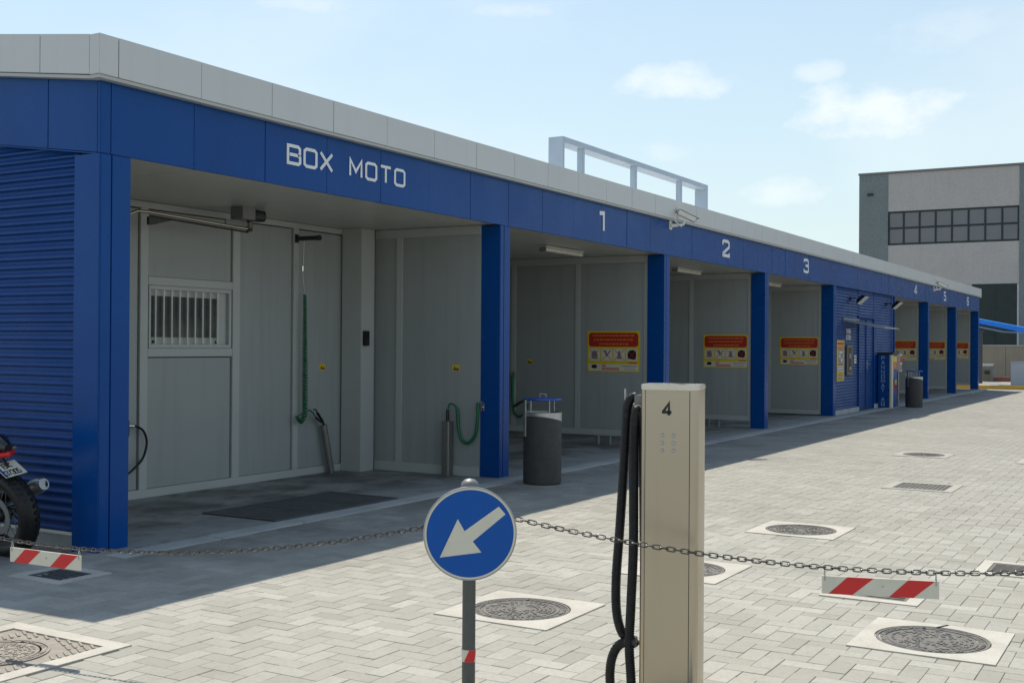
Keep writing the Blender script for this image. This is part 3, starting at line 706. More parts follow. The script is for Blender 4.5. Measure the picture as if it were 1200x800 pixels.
MB().box(.11, .19, .06, .16, -.95, 0).build('stand', GALV, sb)

# ================================================================== LITTER BINS
def bin_(loc, rz, label):
    t = thing('litter_bin', label, 'bin', loc, rz, 'round litter bins in front of the bays')
    r = .222
    MB().lathe([(r - .012, 0), (r, .012), (r, .79), (r - .02, .80), (r - .02, .3)], n=40, cap=False).add([(0, 0, .004)], []).build('body', BIN, t, smooth=40)
    MB().lathe([(0.0, .30), (r - .019, .30)], n=40, cap=False).build('bottom', BLACK, t)
    # steel collar with a slanting lower edge
    n = 48; s = MB()
    for j in range(n):
        a = 2 * math.pi * j / n; zl = .735 - .052 * math.cos(a + .5)
        for rr, z in ((r + .003, zl), (r + .004, .825), (r - .015, .828), (r - .018, zl)): s.v.append((rr * math.cos(a), rr * math.sin(a), z))
    for j in range(n):
        k = (j + 1) % n
        for q in range(4): s.f.append((j * 4 + q, k * 4 + q, k * 4 + (q + 1) % 4, j * 4 + (q + 1) % 4))
    s.build('collar', GALV, t, smooth=40)
    for a in (200, 320, 80, 140):
        x, y = (r - .006) * math.cos(R_(a)), (r - .006) * math.sin(R_(a)); MB().tube([(x, y, .80), (x, y, .985)], .006, 8).build('rod', GALV, t, smooth=40)
    MB().lathe([(r - .004, .962), (r + .004, .968), (r + .002, .986), (.12, .994), (.001, .996)], n=40).build('lid', BLUELID, t, smooth=40)
    MB().tube([(.10, -.04, .99), (.10, -.04, 1.028), (.12, .03, 1.033), (.12, .03, .99)], .006, 8).build('lid_handle', GALV, t, smooth=40)
    MB().box(-r - .016, -r - .004, -.02, .02, .55, .97).xf(Matrix.Rotation(R_(-62), 4, 'Z')).build('lock_bar', GALV, t)
    return t
b1 = bin_((5.49, -.66, .002), R_(30), 'dark round litter bin with blue lid beside the column between BOX MOTO and bay one')
dup(b1, (26.14, -.72, 0), R_(30), 'dark round litter bin with blue lid beside the tall blue vending machine')

# ================================================================== FITTINGS OF THE BOX MOTO BAY
bm_ = thing('wash_boom', 'swivelling steel wash boom hung from the ceiling in BOX MOTO', 'wash boom', (3.02, 1.60, H1 + .012))
MB().box(-.20, .0, -.09, .09, -.135, 0).build('motor_box', POSTL, bm_, bevel=.006)
MB().prism(rrect(.17, .12, .045, 5, .0, -.075), .001, .17, axis='x').build('motor_cover', BLACK, bm_, smooth=35)
MB().tube([(0, 0, -.13), (0, 0, -.25)], .034, 14).build('pivot', BLACK, bm_, smooth=40)
MB().tube([(0, 0, -.155), (0, 0, -.215)], .040, 14).build('pivot_ring', BRASS, bm_, smooth=40)
MB().tube([(0, 0, -.225), (-.1, .0, -.225), (-1.42, -.02, -.185), (-1.56, -.02, -.19), (-1.70, -.02, -.25)], .016, 10).build('arm', INOX, bm_, smooth=40)
MB().tube([(-.02, 0, -.262), (-.5, .0, -.248), (-1.40, -.02, -.222)], .010, 8).build('brace', BLACK, bm_, smooth=40)
MB().box(-.36, -.035, -.010, .010, -.205, -.155).build('gusset', POSTL, bm_)
MB().hexa([(-1.42, -.03, -.31), (-1.38, -.03, -.31), (-1.38, .0, -.31), (-1.42, .0, -.31), (-1.42, -.03, -.232), (-1.12, -.03, -.242), (-1.12, .0, -.242), (-1.42, .0, -.232)]).build('stop_bracket', BLACK, bm_)
hk = thing('hose_hook', 'short black rod sticking out of the BOX MOTO rear wall', 'hook', (4.372, YB - .006, 2.862))
MB().box(-.03, .03, -.012, 0, -.05, .05).build('base_plate', BLACK, hk)
MB().tube([(0, -.012, 0), (0, -.34, -.004)], .027, 12).build('rod', BLACK, hk, smooth=40)
MB().lathe([(.032, -.02), (.032, .02)], n=16).xf(Matrix.Translation((0, -.345, -.004)) @ Matrix.Rotation(R_(90), 4, 'X')).build('knob', BLACK, hk, smooth=40)
hs = thing('spiral_hose', 'green spiral hose hanging on the BOX MOTO rear wall', 'hose', (4.42, 2.02, 0))
MB().tube([(-.045, -.02, 2.84), (-.045, -.0, 2.45), (-.02, 0, 2.26), (.0, 0, 2.19)], .008, 8).build('feed_pipe', GALV, hs, smooth=40)
MB().lathe([(.018, -.03), (.018, .03)], (-.045, 0, 2.5), 12).build('coupling', INOXB, hs, smooth=40)
pts = []; 
for i in range(640):
    u = i / 639
    a = i * 2 * math.pi / 12.0; pitch_r = .018 + .012 * min(u * 1.6, 1)
    if u < .87: c = Vector((.02 * u, 0, 2.19 - u * 1.62)); t_ = Vector((0, 0, -1)); s_ = Vector((1, 0, 0))
    else:
        b = (u - .87) / .13 * math.pi * .8; c = Vector((.0174 - .07 * (1 - math.cos(b)) , 0, .78 - .10 * math.sin(b))); s_ = Vector((math.cos(b), 0, math.sin(b)))
    pts.append(c + (s_ * math.cos(a) + Vector((0, 1, 0)) * math.sin(a)) * pitch_r)
MB().tube(pts, .0082, 5).build('coil', GREENH, hs, smooth=60)
MB().tube(spline([pts[-1], (.05, -.02, .80), (.12, -.03, .775), (.17, -.03, .73)], 6), .010, 8).build('hose_end', GREENH, hs, smooth=40)
lh = thing('lance_holder', 'leaning stainless lance tube against the BOX MOTO rear wall', 'lance holder', (4.95, 2.03, .006))
M = Matrix.Rotation(R_(-9), 4, 'Y')
MB().tube([(0, 0, 0), (-.13, .02, .60)], .042, 16).build('tube', DULLI, lh, smooth=40)
MB().tube([(-.10, .02, .56), (-.15, .02, .65), (-.28, -.01, .75)], [.012, .016, .018], 10).build('lance', BLACK, lh, smooth=40)
MB().tube([(-.15, .01, .63), (-.20, -.0, .64), (-.30, .0, .70)], .014, 8).build('grip', BLACK, lh, smooth=40)
MB().tube([(-.28, -.01, .75), (-.33, -.02, .80), (-.38, -.03, .80)], .009, 8).build('hose_end', BLACK, lh, smooth=40)
bh = thing('black_hose', 'black rubber hose loop on the BOX MOTO wall beside blue corner column', 'hose', (1.80, YB - .03, .3))
MB().tube(spline([(-.1, -.02, .47), (.02, -.02, .46), (.10, -.02, .455), (.20, -.02, .40), (.245, -.02, .28), (.20, -.02, .13), (.10, -.02, .04), (.0, -.02, -.02), (-.12, -.02, -.05)], 6), .012, 8).build('hose', RUBBER, bh, smooth=40)
MB().tube([(.0, -.02, .462), (.07, -.02, .457)], .019, 10).build('coupling', INOXB, bh, smooth=40)
MB().box(-.08, .0, -.05, .02, .36, .52).build('wall_unit', BLACK, bh, bevel=.006)
td = thing('card_reader', 'black rounded reader box fixed on the BOX MOTO pilaster', 'reader', (5.305, 1.80, 1.58))
MB().prism(rrect(.085, .19, .02, 4, 0, .095), -.05, 0).build('case', BLACK, td, bevel=.004)
MB().prism(rrect(.06, .07, .008, 3, 0, .13), -.0525, -.0505).build('window', BLACKG, td)
l2 = thing('lance_stand', 'upright stainless lance tube with green hose loop beside the column', 'lance holder', (5.52, .685, .006))
MB().prism(rrect(.11, .11, .02, 4), 0, .66, axis='z').build('tube', DULLI, l2, smooth=35)
MB().tube([(0, 0, .5), (0, 0, .80)], .02, 10).build('lance', BLACK, l2, smooth=40)
MB().tube(spline([(0, 0, .80), (.01, -.03, .875), (.02, -.10, .85), (.02, -.135, .78), (.02, -.145, .60), (.02, -.19, .45), (.02, -.28, .405), (.02, -.37, .48), (.02, -.41, .62), (.02, -.43, .9)], 6),
          [.010] * 14 + [.02] * 41, 10).build('hose', GREENH, l2, smooth=40)
ch = thing('coat_hook', 'small bright metal hook on the column beside the lance stand', 'hook', (5.613, .235, .80))
MB().box(-.008, 0, -.02, .02, 0, .10).build('plate', INOXB, ch, bevel=.002)
MB().tube([(-.008, 0, .05), (-.05, 0, .04), (-.07, -.01, .075), (-.06, -.03, .12)], .009, 8).build('hook', INOXB, ch, smooth=40)
h3 = thing('lance_hose', 'green hose with black lance deep in the bay under numeral 1', 'hose', (10.62, 2.6, 0))
MB().tube(spline([(0, .16, 1.1), (0, .15, .62), (0, .10, .45), (0, 0, .40), (0, -.10, .48), (0, -.14, .62)], 6), .02, 8).build('hose', GREENH, h3, smooth=40)
MB().tube([(0, .13, .56), (0, .0, .64), (0, -.12, .68)], .018, 8).build('lance', BLACK, h3, smooth=40)
MB().box(-.01, .04, .12, .2, 1.05, 1.15).build('wall_bracket', GALV, h3)

# floor grate of BOX MOTO
gt = thing('floor_grate', 'dark steel drain grate in the BOX MOTO floor', 'grate', (1.58, -.09, .007))
MB().box(0, 1.86, 0, .90, -.003, .001).build('pit', BIN, gt)
fm = MB()
for (x0, x1, y0, y1) in ((0, 1.86, 0, .03), (0, 1.86, .87, .90), (0, .03, .031, .869), (1.83, 1.86, .031, .869), (.6, .625, .031, .869), (1.22, 1.245, .031, .869)): fm.box(x0, x1, y0, y1, .001, .012)
fm.build('frame', GRATE, gt)
br = MB()
for k in range(27):
    y0 = .045 + k * .0305
    for a, b in ((.031, .599), (.626, 1.219), (1.246, 1.829)): br.box(a, b, y0, y0 + .008, .001, .0115)
br.build('bars', GRATE, gt, kind='stuff')

# ================================================================== MANHOLES
def collar_round(t, x0, x1, y0, y1, r, mt):
    """square concrete slab with a round hole, corner pieces joined to the circle"""
    n = 40; s = MB(); hx, hy = (x1 - x0) / 2, (y1 - y0) / 2
    def sq(a):
        c, s_ = math.cos(a), math.sin(a); k = min(hx / max(abs(c), 1e-9), hy / max(abs(s_), 1e-9)); return (c * k, s_ * k)
    ang = sorted(set([2 * math.pi * j / n for j in range(n)] + [math.atan2(sy * hy, sx * hx) % (2 * math.pi) for sx in (1, -1) for sy in (1, -1)]))
    k = len(ang)
    for a in ang:
        ox, oy = sq(a)
        s.v += [(ox, oy, -.05), (ox, oy, .007), (r * math.cos(a), r * math.sin(a), .007), (r * math.cos(a), r * math.sin(a), -.05)]
    for i in range(k):
        j = (i + 1) % k
        for q in range(3): s.f.append((i * 4 + q, j * 4 + q, j * 4 + q + 1, i * 4 + q + 1))
    return s.build('collar', mt, t)
def round_cover(t, r, z=.005, material=None):
    material = material or IRON
    s = MB().lathe([(r, -.04), (r, z), (r * .955, z), (r * .95, z - .006), (r * .925, z - .006), (r * .92, z - .001), (r * .84, z - .001), (r * .835, z - .007), (r * .80, z - .007), (r * .79, z - .002), (0.001, z - .002)], n=48)
    for ri in range(1, 9):
        rr = r * (.08 + .088 * ri); n = max(int(rr * 2 * math.pi / .030), 5)
        if ri == 8: rr = r * .885
        for k in range(n):
            if random.random() < .22: continue
            a = 2 * math.pi * (k + .5 * (ri % 2) + random.uniform(-.2, .2)) / n; M = Matrix.Translation((rr * math.cos(a), rr * math.sin(a), z - .002)) @ Matrix.Rotation(a, 4, 'Z')
            b = MB().box(-.007, .007, -random.uniform(.006, .011), .009, 0, random.uniform(.002, .005)).xf(M); s.add(b.v, b.f)
    c = s.build('cover', material, t)
    for a in (20, 200):
        MB().box(-.02, .02, -.008, .008, z - .0012, z + .0015).xf(Matrix.Rotation(R_(a), 4, 'Z') @ Matrix.Translation((r * .88, 0, 0))).build('key_slot', VOID, c)
    return c
def manhole(key, label, r=.295):
    x0, x1, y0, y1 = COLLARS[key]
    t = thing('manhole', label, 'manhole', ((x0 + x1) / 2, (y0 + y1) / 2, 0), 0, 'round manholes in the paved yard')
    collar_round(t, x0, x1, y0, y1, r + .008, CONC2 if key == 'H' else CONC); round_cover(t, r); return t
manhole('A', 'round iron manhole in square concrete behind the blue arrow sign')
mB = manhole('B', 'round iron manhole in square concrete with a tar drip on its rim')
MB().box(.25, .35, .135, .152, .006, .009).xf(Matrix.Rotation(R_(-25), 4, 'Z')).build('tar_drip', VOID, mB)
manhole('C', 'round iron manhole in pale square concrete out in the open yard')
manhole('D', 'round iron manhole in square concrete half hidden behind the steel pillar')
manhole('H', 'round iron manhole in a weathered grey concrete collar')
def collar_sq(t, x0, x1, y0, y1, b, mt=None):
    hx, hy = (x1 - x0) / 2, (y1 - y0) / 2; s = MB(); o = [(-hx, -hy), (hx, -hy), (hx, hy), (-hx, hy)]; i_ = [(-hx + b, -hy + b), (hx - b, -hy + b), (hx - b, hy - b), (-hx + b, hy - b)]
    for k in range(4):
        j = (k + 1) % 4; s.add([(*o[k], -.05), (*o[k], .007), (*i_[k], .007), (*i_[k], -.05), (*o[j], -.05), (*o[j], .007), (*i_[j], .007), (*i_[j], -.05)], [(0, 4, 5, 1), (1, 5, 6, 2), (2, 6, 7, 3)])
    return s.build('collar', mt or CONC, t)
def gully(key, label, b=.085, style='grate'):
    x0, x1, y0, y1 = COLLARS[key]; t = thing('drain_cover', label, 'drain cover', ((x0 + x1) / 2, (y0 + y1) / 2, 0), 0, 'square drain covers in the paved yard')
    collar_sq(t, x0, x1, y0, y1, b, CONC2 if style == 'plate' else CONC); hx, hy = (x1 - x0) / 2 - b - .004, (y1 - y0) / 2 - b - .004
    MB().box(-hx, hx, -hy, hy, -.05, -.03).build('pit', VOID, t)
    s = MB()
    if style == 'grate':
        for (a, c, d, e) in ((-hx, hx, -hy, -hy + .02), (-hx, hx, hy - .02, hy), (-hx, -hx + .02, -hy + .021, hy - .021), (hx - .02, hx, -hy + .021, hy - .021)): s.box(a, c, d, e, -.029, .004)
        n = int((2 * hx - .05) / .042)
        for k in range(n):
            x = -hx + .035 + k * (2 * hx - .07) / max(n - 1, 1); s.box(x - .010, x + .010, -hy + .0215, hy - .0215, -.029, .003)
        s.build('grate', GRATE if key == 'K' else IRON, t)
    else:
        s.box(-hx, hx, -hy, hy, -.029, .002)
        n = int(2 * hx / .05)
        for i in range(n):
            for j in range(int(2 * hy / .05)):
                x = -hx + .03 + i * .05; y = -hy + .03 + j * .05
                if (i + j) % 2: s.box(x - .014, x + .014, y - .006, y + .006, .0021, .006)
                else: s.box(x - .006, x + .006, y - .014, y + .014, .0021, .006)
        s.build('cover', IRON, t)
    return t
gully('E', 'square iron drain grate in pale concrete under the low point of the chain', .075)
gully('F', 'square iron drain grate in pale concrete below the striped board near the steel pillar')
bpy.context.view_layer.update()
gully('G', 'square iron plate in a pale concrete frame in open yard', .095, 'plate')
gully('I', 'square iron plate near the round manhole with weathered grey collar', .095, 'plate')
gully('K', 'dark square drain grate beside the foot of the blue corner column', .085)
x0, x1, y0, y1 = COLLARS['J']
t = thing('plate_manhole', 'large square ribbed iron plate with round lid in pale concrete', 'manhole', ((x0 + x1) / 2, (y0 + y1) / 2, 0))
collar_sq(t, x0, x1, y0, y1, .10); h_ = (x1 - x0) / 2 - .104
MB().box(-h_, h_, -h_, h_, -.05, -.001).build('plate', PLATE_IRON, t)
rb = MB()
for i in range(17):
    for j in range(8):
        x = -h_ + .03 + i * .042; y = -h_ + .05 + j * .092
        if math.hypot(x, y) > .315 and x < h_ - .02 and y < h_ - .03:
            b = MB().box(-.042, .042, -.0075, .0075, -.0009, .005).xf(Matrix.Translation((x, y, 0)) @ Matrix.Rotation(R_(62), 4, 'Z')); rb.add(b.v, b.f)
rb.build('ribs', PLATE_IRON, t, kind='stuff')
round_cover(t, .255, .006, PLATE_IRON)

# ================================================================== ARROW SIGN, CHAINS, BOARDS
SP = Vector((-2.01, -4.436, 0)); DL = Vector((-.1408, .990, 0)).normalized(); DR = Vector((.4398, -.8981, 0)).normalized()
to_cam = Vector((CAM.x - SP.x, CAM.y - SP.y)).normalized()
rz = math.atan2(to_cam.x, -to_cam.y) + R_(4)   # local -y faces the lane entrance
sg = thing('arrow_sign', 'round blue sign with white arrow pointing down left on grey post', 'road sign', SP, rz)
MB().lathe([(.029, .02), (.029, .985), (.030, .986), (.030, .99)], n=24).build('post', POSTG, sg, smooth=40)
MB().lathe([(.038, .955), (.040, .985), (.036, 1.0), (.022, 1.013), (0.001, 1.018)], n=24).build('post_cap', POSTL, sg, smooth=40)
MB().lathe([(.13, 0), (.13, .05), (.10, .09), (.05, .118), (.034, .12)], n=32).build('base', YPAINT, sg, smooth=40)
MB().lathe([(.0305, .222), (.0305, .275)], n=24, cap=False).build('band', SIGNWHITE, sg, smooth=40)
for k in range(2):
    s = MB(); a0 = 225 + k * 180
    nz_, na_ = 8, 10
    for iz in range(nz_ + 1):
        for ia in range(na_ + 1):
            aa = R_(a0 + ia * 9 + 45 * iz / nz_); s.v.append((.0312 * math.cos(aa), .0312 * math.sin(aa), .2225 + .052 * iz / nz_))
    for iz in range(nz_):
        for ia in range(na_):
            q0 = iz * (na_ + 1) + ia; s.f.append((q0, q0 + 1, q0 + na_ + 2, q0 + na_ + 1))
    s.build('band_stripe', REDR, sg, smooth=40)
RY = Matrix.Translation((0, -.046, .784)) @ Matrix.Rotation(R_(90), 4, 'X')
MB().lathe([(.200, -.012), (.2025, -.012), (.2030, .003), (.200, .0045), (.1985, .0005)], n=64, cap=False).xf(RY).build('rim', GALV, sg, smooth=40)
MB().lathe([(.199, -.004), (.199, 0)], n=64).xf(RY).build('disc', SIGNBLUE, sg, smooth=30)
MB().lathe([(.1985, .0004), (.1985, .0016), (.1895, .0016), (.1895, .0004)], n=64, cap=False).xf(RY).build('border', SIGNWHITE, sg, smooth=30)
k_ = .2025 / 54
ar = [((x - 554) * k_, .784 - (y - 623) * k_) for x, y in ((519, 650), (539.5, 606), (547.4, 620), (587, 592), (594.8, 601), (557, 632), (567, 644.7))]
MB().prism(ar, -.0482, -.0464).build('arrow', SIGNWHITE, sg)
for z in (.70, .87): MB().box(-.06, .06, -.041, .034, z - .012, z + .012).build('bracket', GALV, sg)
MB().tube([(0, .029, .85), (0, .05, .85), (.0, .055, .835)], .006, 8).build('chain_eye', GALV, sg)
# one chain link: an oval ring
s = MB(); ln = []
Lk, Wk, rk = .0198, .0092, .0030
for i in range(12):
    a = 2 * math.pi * i / 12; ca, sa = math.cos(a), math.sin(a); ln.append((Lk * math.copysign(abs(ca) ** .55, ca), Wk * math.copysign(abs(sa) ** .55, sa), 0))
link_me = s.tube(ln, rk, 5, closed=True).mesh('link', CHAINM, smooth=60)
def chain(label, D, s1, smin, zmin, a):
    t = thing('chain', label, 'chain', SP, 0, 'barrier chains at the arrow sign')
    f = lambda q: Vector((D.x * q, D.y * q, zmin + a * (q - smin) ** 2))
    q = .036; k = 0
    while q < s1:
        p = f(q); d = (f(q + .001) - p).normalized(); side = d.cross(Vector((0, 0, 1))).normalized(); up = side.cross(d)
        roll = (0 if k % 2 else math.pi / 2) + random.uniform(-.2, .2) + .22
        y_ = side * math.cos(roll) + up * math.sin(roll); z_ = d.cross(y_)
        o = place('link', link_me, t); M = Matrix.Identity(4)
        for i in range(3): M[i][0], M[i][1], M[i][2], M[i][3] = d[i], y_[i], z_[i], p[i]
        o.matrix_local = M
        q += .0305 * math.hypot(d.x, d.y); k += 1
    return f
fl = chain('steel chain from the arrow sign post past the motorcycle side', DL, 4.2, 2.2, .552, .0606)
fr_ = chain('steel chain from the arrow sign post passing in front of the steel pillar', DR, 3.9, 2.0, .648, .061)
def striped(label, f, D, sa, sb):
    pa, pb = f(sa), f(sb); L_ = sb - sa; ang = math.atan2(D.y, D.x)
    if D.y > 0: pa, pb = pb, pa; ang = math.atan2(-D.y, -D.x)
    t = thing('striped_board', label, 'warning board', SP + Vector((pa.x, pa.y, 0)), ang, 'red and white boards hanging from the chains')
    za, zb = pa.z, pb.z; hb = .075; gp = .036
    def P(x, v, y): return (x, y, za + (zb - za) * x / L_ - gp - hb + v * hb)
    def slab(poly, y0, y1):
        m_ = MB(); n = len(poly); m_.v = [P(x, v, y0) for x, v in poly] + [P(x, v, y1) for x, v in poly]
        m_.f = [tuple(range(n)), tuple(reversed(range(n, 2 * n)))] + [(i, n + i, n + (i + 1) % n, (i + 1) % n) for i in range(n)]; return m_
    slab([(0, 0), (L_, 0), (L_, 1), (0, 1)], -.004, .004).build('panel', SIGNWHITE, t)
    for x0, x1 in ((.055, .26), (.575, .78)):
        for y0, y1 in ((-.0052, -.0043), (.0043, .0052)):
            slab([(x0 * L_, .0), (x1 * L_, .0), ((x1 + .185) * L_, 1), ((x0 + .165) * L_, 1)], y0, y1).build('stripe', REDR, t)
    for x in (.012, L_ - .012):
        z = za + (zb - za) * x / L_
        MB().tube([(x, -.006, z - gp - .02), (x, -.006, z - gp + .004), (x, 0, z + .002), (x, .006, z - gp + .004), (x, .006, z - gp - .02)], .0022, 6).build('hanger', GALV, t)
    MB().lathe([(.004, 0), (.004, .003)], n=10).xf(Matrix.Translation((L_ * .52, -.004, za - gp - hb * .45 + (zb - za) * .5)) @ Matrix.Rotation(R_(90), 4, 'X')).build('rivet', GALV, t)
striped('red and white striped board hanging from the chain beside the motorcycle', fl, DL, 2.165, 2.635)
striped('red and white striped board hanging from the chain that passes the steel pillar', fr_, DR, 1.515, 2.003)

# ================================================================== VACUUM PILLAR NUMBER 4
ang = R_(-90 + 10)    # face turned to -x, a little towards -y
pc = Vector((-1.435, -5.125, 0)); nrm = Vector((-math.cos(R_(10)), -math.sin(R_(10)), 0))
pc = pc - nrm * .10
vp = thing('vacuum_pillar', 'brushed steel vacuum pillar with black numeral 4 and hanging hoses', 'vacuum pillar', pc, ang)
MB().prism(rrect(.268, .205, .038, 7), .0, 1.402, axis='z').build('body', INOX, vp, smooth=35)
MB().prism(rrect(.274, .211, .041, 7), 1.4025, 1.428, axis='z').build('cap', CAPM, vp, bevel=.004, smooth=35)
MB().prism([(-.1060, .01), (-.1035, .01), (-.1035, 1.40), (-.1060, 1.40)], -.1036, -.1022).build('panel_seam', SEAL, vp)
MB().prism([(.0975, .01), (.1000, .01), (.1000, 1.40), (.0975, 1.40)], -.1036, -.1022).build('panel_seam', SEAL, vp)
MB().box(-.1030, .0970, -.1045, -.1024, .01, 1.395).build('front_panel', INOX, vp)
place('numeral', glyph('4', .053, .95, .0135, .001).mesh('numeral', BLACK), vp, (-.022, -.1046, 1.290))
for i in range(3):
    for x in (-.026, .026):
        MB().lathe([(.0085, 0), (.0085, .002), (.006, .0045), (.001, .005)], n=14).xf(Matrix.Translation((x, -.1046, 1.200 - .034 * i)) @ Matrix.Rotation(R_(90), 4, 'X')).build('rivet', GALV, vp, smooth=50)
MB().box(-.175, -.1345, -.03, .03, 1.33, 1.375).build('hook_plate', POSTL, vp, bevel=.003)
MB().tube([(-.17, -.0, 1.34), (-.215, .0, 1.33), (-.22, .0, 1.29)], .009, 8).build('hook', INOXB, vp, smooth=40)
MB().tube([(-.232, .02, 1.40), (-.226, .02, 1.30), (-.221, .02, 1.27)], [.005, .007, .008], 10).build('nozzle', GALV, vp, smooth=40)
q = .0038
def hp(l): return [((x - 784) * q, y, 1.44 - (yy - 447) * q) for x, yy, y in l]
def ribbed(pts):
    ps = [Vector(p_) for p_ in pts]; out_ = []; rad = []
    for a_, b_ in zip(ps, ps[1:]):
        k = max(int((b_ - a_).length / .0045), 1)
        for i in range(k): out_.append(a_.lerp(b_, i / k)); rad.append(.0228 if len(out_) % 2 else .0206)
    return out_, rad
MB().tube(*ribbed(spline(hp([(749, 640, .02), (747, 560, .02), (745, 500, .02), (741, 474, .015), (735, 467, 0), (729, 476, -.01), (727, 500, -.01), (724, 560, -.015), (720, 630, -.02), (716, 690, -.02), (717, 730, -.02), (724, 755, -.015), (735, 763, 0), (741, 770, .01)]), 8)), 12).build('hose', RUBBER, vp, smooth=40)
MB().tube(*ribbed(spline(hp([(752, 640, -.04), (751, 540, -.045), (750, 495, -.05), (746, 481, -.055), (742, 486, -.06), (740, 510, -.06), (740, 580, -.06), (740, 650, -.06), (737, 720, -.055), (735, 765, -.05), (737, 800, -.05), (740, 838, -.06)]), 8)), 12).build('hose', RUBBER, vp, smooth=40)
MB().tube(*ribbed(spline(hp([(742, 761, -.03), (730, 763, -.035), (718, 772, -.03), (711, 790, -.03), (710, 815, -.03), (716, 838, -.03)]), 8)), 12).build('hose', RUBBER, vp, smooth=40)
MB().tube(hp([(729, 761, -.04), (743, 762, -.04)]), .026, 14).build('hose_strap', BLACK, vp, smooth=40)

# ================================================================== MOTORCYCLE (tail towards the yard)
mc = thing('motorcycle', 'black motorcycle leaning beside the blue ribbed side wall', 'motorcycle', (-.70, .47, 0), 0)
mc.rotation_euler = (0, R_(-9), R_(0))
def wheel(yc, name, tw):
    wh = place(name, None, mc, (0, yc, .325))
    rot = Matrix.Rotation(R_(90), 4, 'Y'); h = tw / 2
    MB().lathe([(.232, -h * .75), (.27, -h), (.30, -h * .95), (.318, -h * .6), (.325, 0), (.318, h * .6), (.30, h * .95), (.27, h), (.232, h * .75), (.226, 0), (.232, -h * .75)], n=48, cap=False).xf(rot).build('tyre', RUBBER, wh, smooth=50)
    tr = MB()
    for k in range(40):
        a = 2 * math.pi * k / 40
        for sx in (-1, 1):
            b = MB().box(-.028, .028, -.012, .012, -.006, .0028).xf(Matrix.Rotation(a + (.06 if sx > 0 else 0), 4, 'X') @ Matrix.Translation((sx * h * .55, 0, .319)) @ Matrix.Rotation(sx * R_(28), 4, 'Y') @ Matrix.Rotation(sx * R_(25), 4, 'Z')); tr.add(b.v, b.f)
    tr.build('tread', RUBBER, wh)
    MB().lathe([(.205, -h * .6), (.232, -h * .66), (.225, -h * .3), (.218, 0), (.225, h * .3), (.232, h * .66), (.205, h * .6), (.205, -h * .6)], n=40, cap=False).xf(rot).build('rim', BLACK, wh, smooth=40)
    MB().lathe([(.03, -.08), (.05, -.05), (.05, .05), (.03, .08)], n=20).xf(rot).build('hub', BLACK, wh, smooth=40)
    MB().lathe([(.09, -.066), (.14, -.066), (.14, -.06), (.09, -.06), (.09, -.066)], n=32, cap=False).xf(rot).build('brake_disc', POSTL, wh, smooth=40)
    sp_ = MB().tube([(0, .045, 0), (0, .0, .205)], .0035, 5).mesh('spoke', POSTL)
    for k in range(18): place('spoke', sp_, wh, ((-.035 if k % 2 else .035), 0, 0), (2 * math.pi * k / 18, 0, 0))
    return wh
wheel(0, 'rear_wheel', .155); wheel(1.46, 'front_wheel', .12)
MB().tube([(-.10, 0, .325), (-.10, .5, .38)], .024, 10).build('swingarm', BLACK, mc, smooth=40)
MB().tube([(.10, 0, .325), (.10, .5, .38)], .024, 10).build('swingarm', BLACK, mc, smooth=40)
MB().tube([(0, .5, .36), (0, .55, .75), (0, 1.05, .85), (0, 1.12, .95)], .03, 10).build('frame', BLACK, mc, smooth=40)
MB().prism([(.50, .28), (.92, .28), (.95, .5), (.8, .66), (.55, .62), (.46, .45)], -.13, .13, axis='x').build('engine', GALV, mc, bevel=.03, smooth=30)
MB().lathe([(.05, 0), (.15, .06), (.165, .2), (.15, .36), (.08, .46)], n=20).xf(Matrix.Translation((0, .62, .84)) @ Matrix.Rotation(R_(-90), 4, 'X')).build('fuel_tank', BLACKG, mc, smooth=50)
MB().tube([(0, .66, .80), (0, .40, .80), (0, .15, .86), (0, -.02, .89)], [.12, .14, .12, .05], 12).build('seat', BLACK, mc, smooth=50)
MB().tube([(0, .30, .80), (0, .12, .845), (0, -.06, .855), (0, -.14, .83)], [.07, .085, .075, .035], 14).build('tail', BLACKG, mc, smooth=50)
MB().tube([(-.07, -.085, .785), (0, -.125, .785), (.07, -.085, .785)], [.018, .026, .018], 10).build('tail_light', REDR, mc, smooth=50)
for sx in (-1, 1): MB().tube([(sx * .06, -.02, .80), (sx * .13, -.04, .80)], [.010, .016], 10).build('indicator', BRASS, mc, smooth=50)
pl = place('licence_plate', None, mc, (.0, -.13, .675), (R_(-58), 0, 0))
MB().box(-.089, .089, -.003, .003, -.08, .08).build('plate', SIGNWHITE, pl)
MB().box(-.088, -.07, -.0045, -.0032, -.079, .079).build('band', BLUE, pl)
text('BK', pl, -.04, -.0032, .012, .05, .8, .009, BLACK, th=.001, gap=.3)
text('37305', pl, -.066, -.0032, -.065, .05, .55, .008, BLACK, th=.001, gap=.22)
MB().tube([(0, -.02, .78), (0, -.10, .70)], .012, 8).build('plate_bracket', BLACK, mc)
MB().tube([(.17, .45, .34), (.19, .2, .40), (.20, -.12, .485)], [.04, .06, .056], 16).build('exhaust', BLACK, mc, smooth=40)
MB().tube([(.20, -.10, .480), (.203, -.17, .50), (.205, -.215, .512), (.205, -.214, .512), (.203, -.16, .497)], [.060, .060, .044, .034, .034], 16, cap=False).build('exhaust_tip', GALV, mc, smooth=40)
MB().tube([(.2048, -.2, .508), (.205, -.2142, .512)], .0335, 16).build('exhaust_bore', VOID, mc)
for sx in (-1, 1):
    MB().tube([(sx * .09, 1.46, .325), (sx * .09, 1.16, .98)], .024, 10).build('fork', GALV, mc, smooth=40)
MB().tube([(-.38, 1.0, 1.06), (-.2, 1.1, 1.05), (.2, 1.1, 1.05), (.38, 1.0, 1.06)], .013, 8).build('handlebar', BLACK, mc, smooth=40)
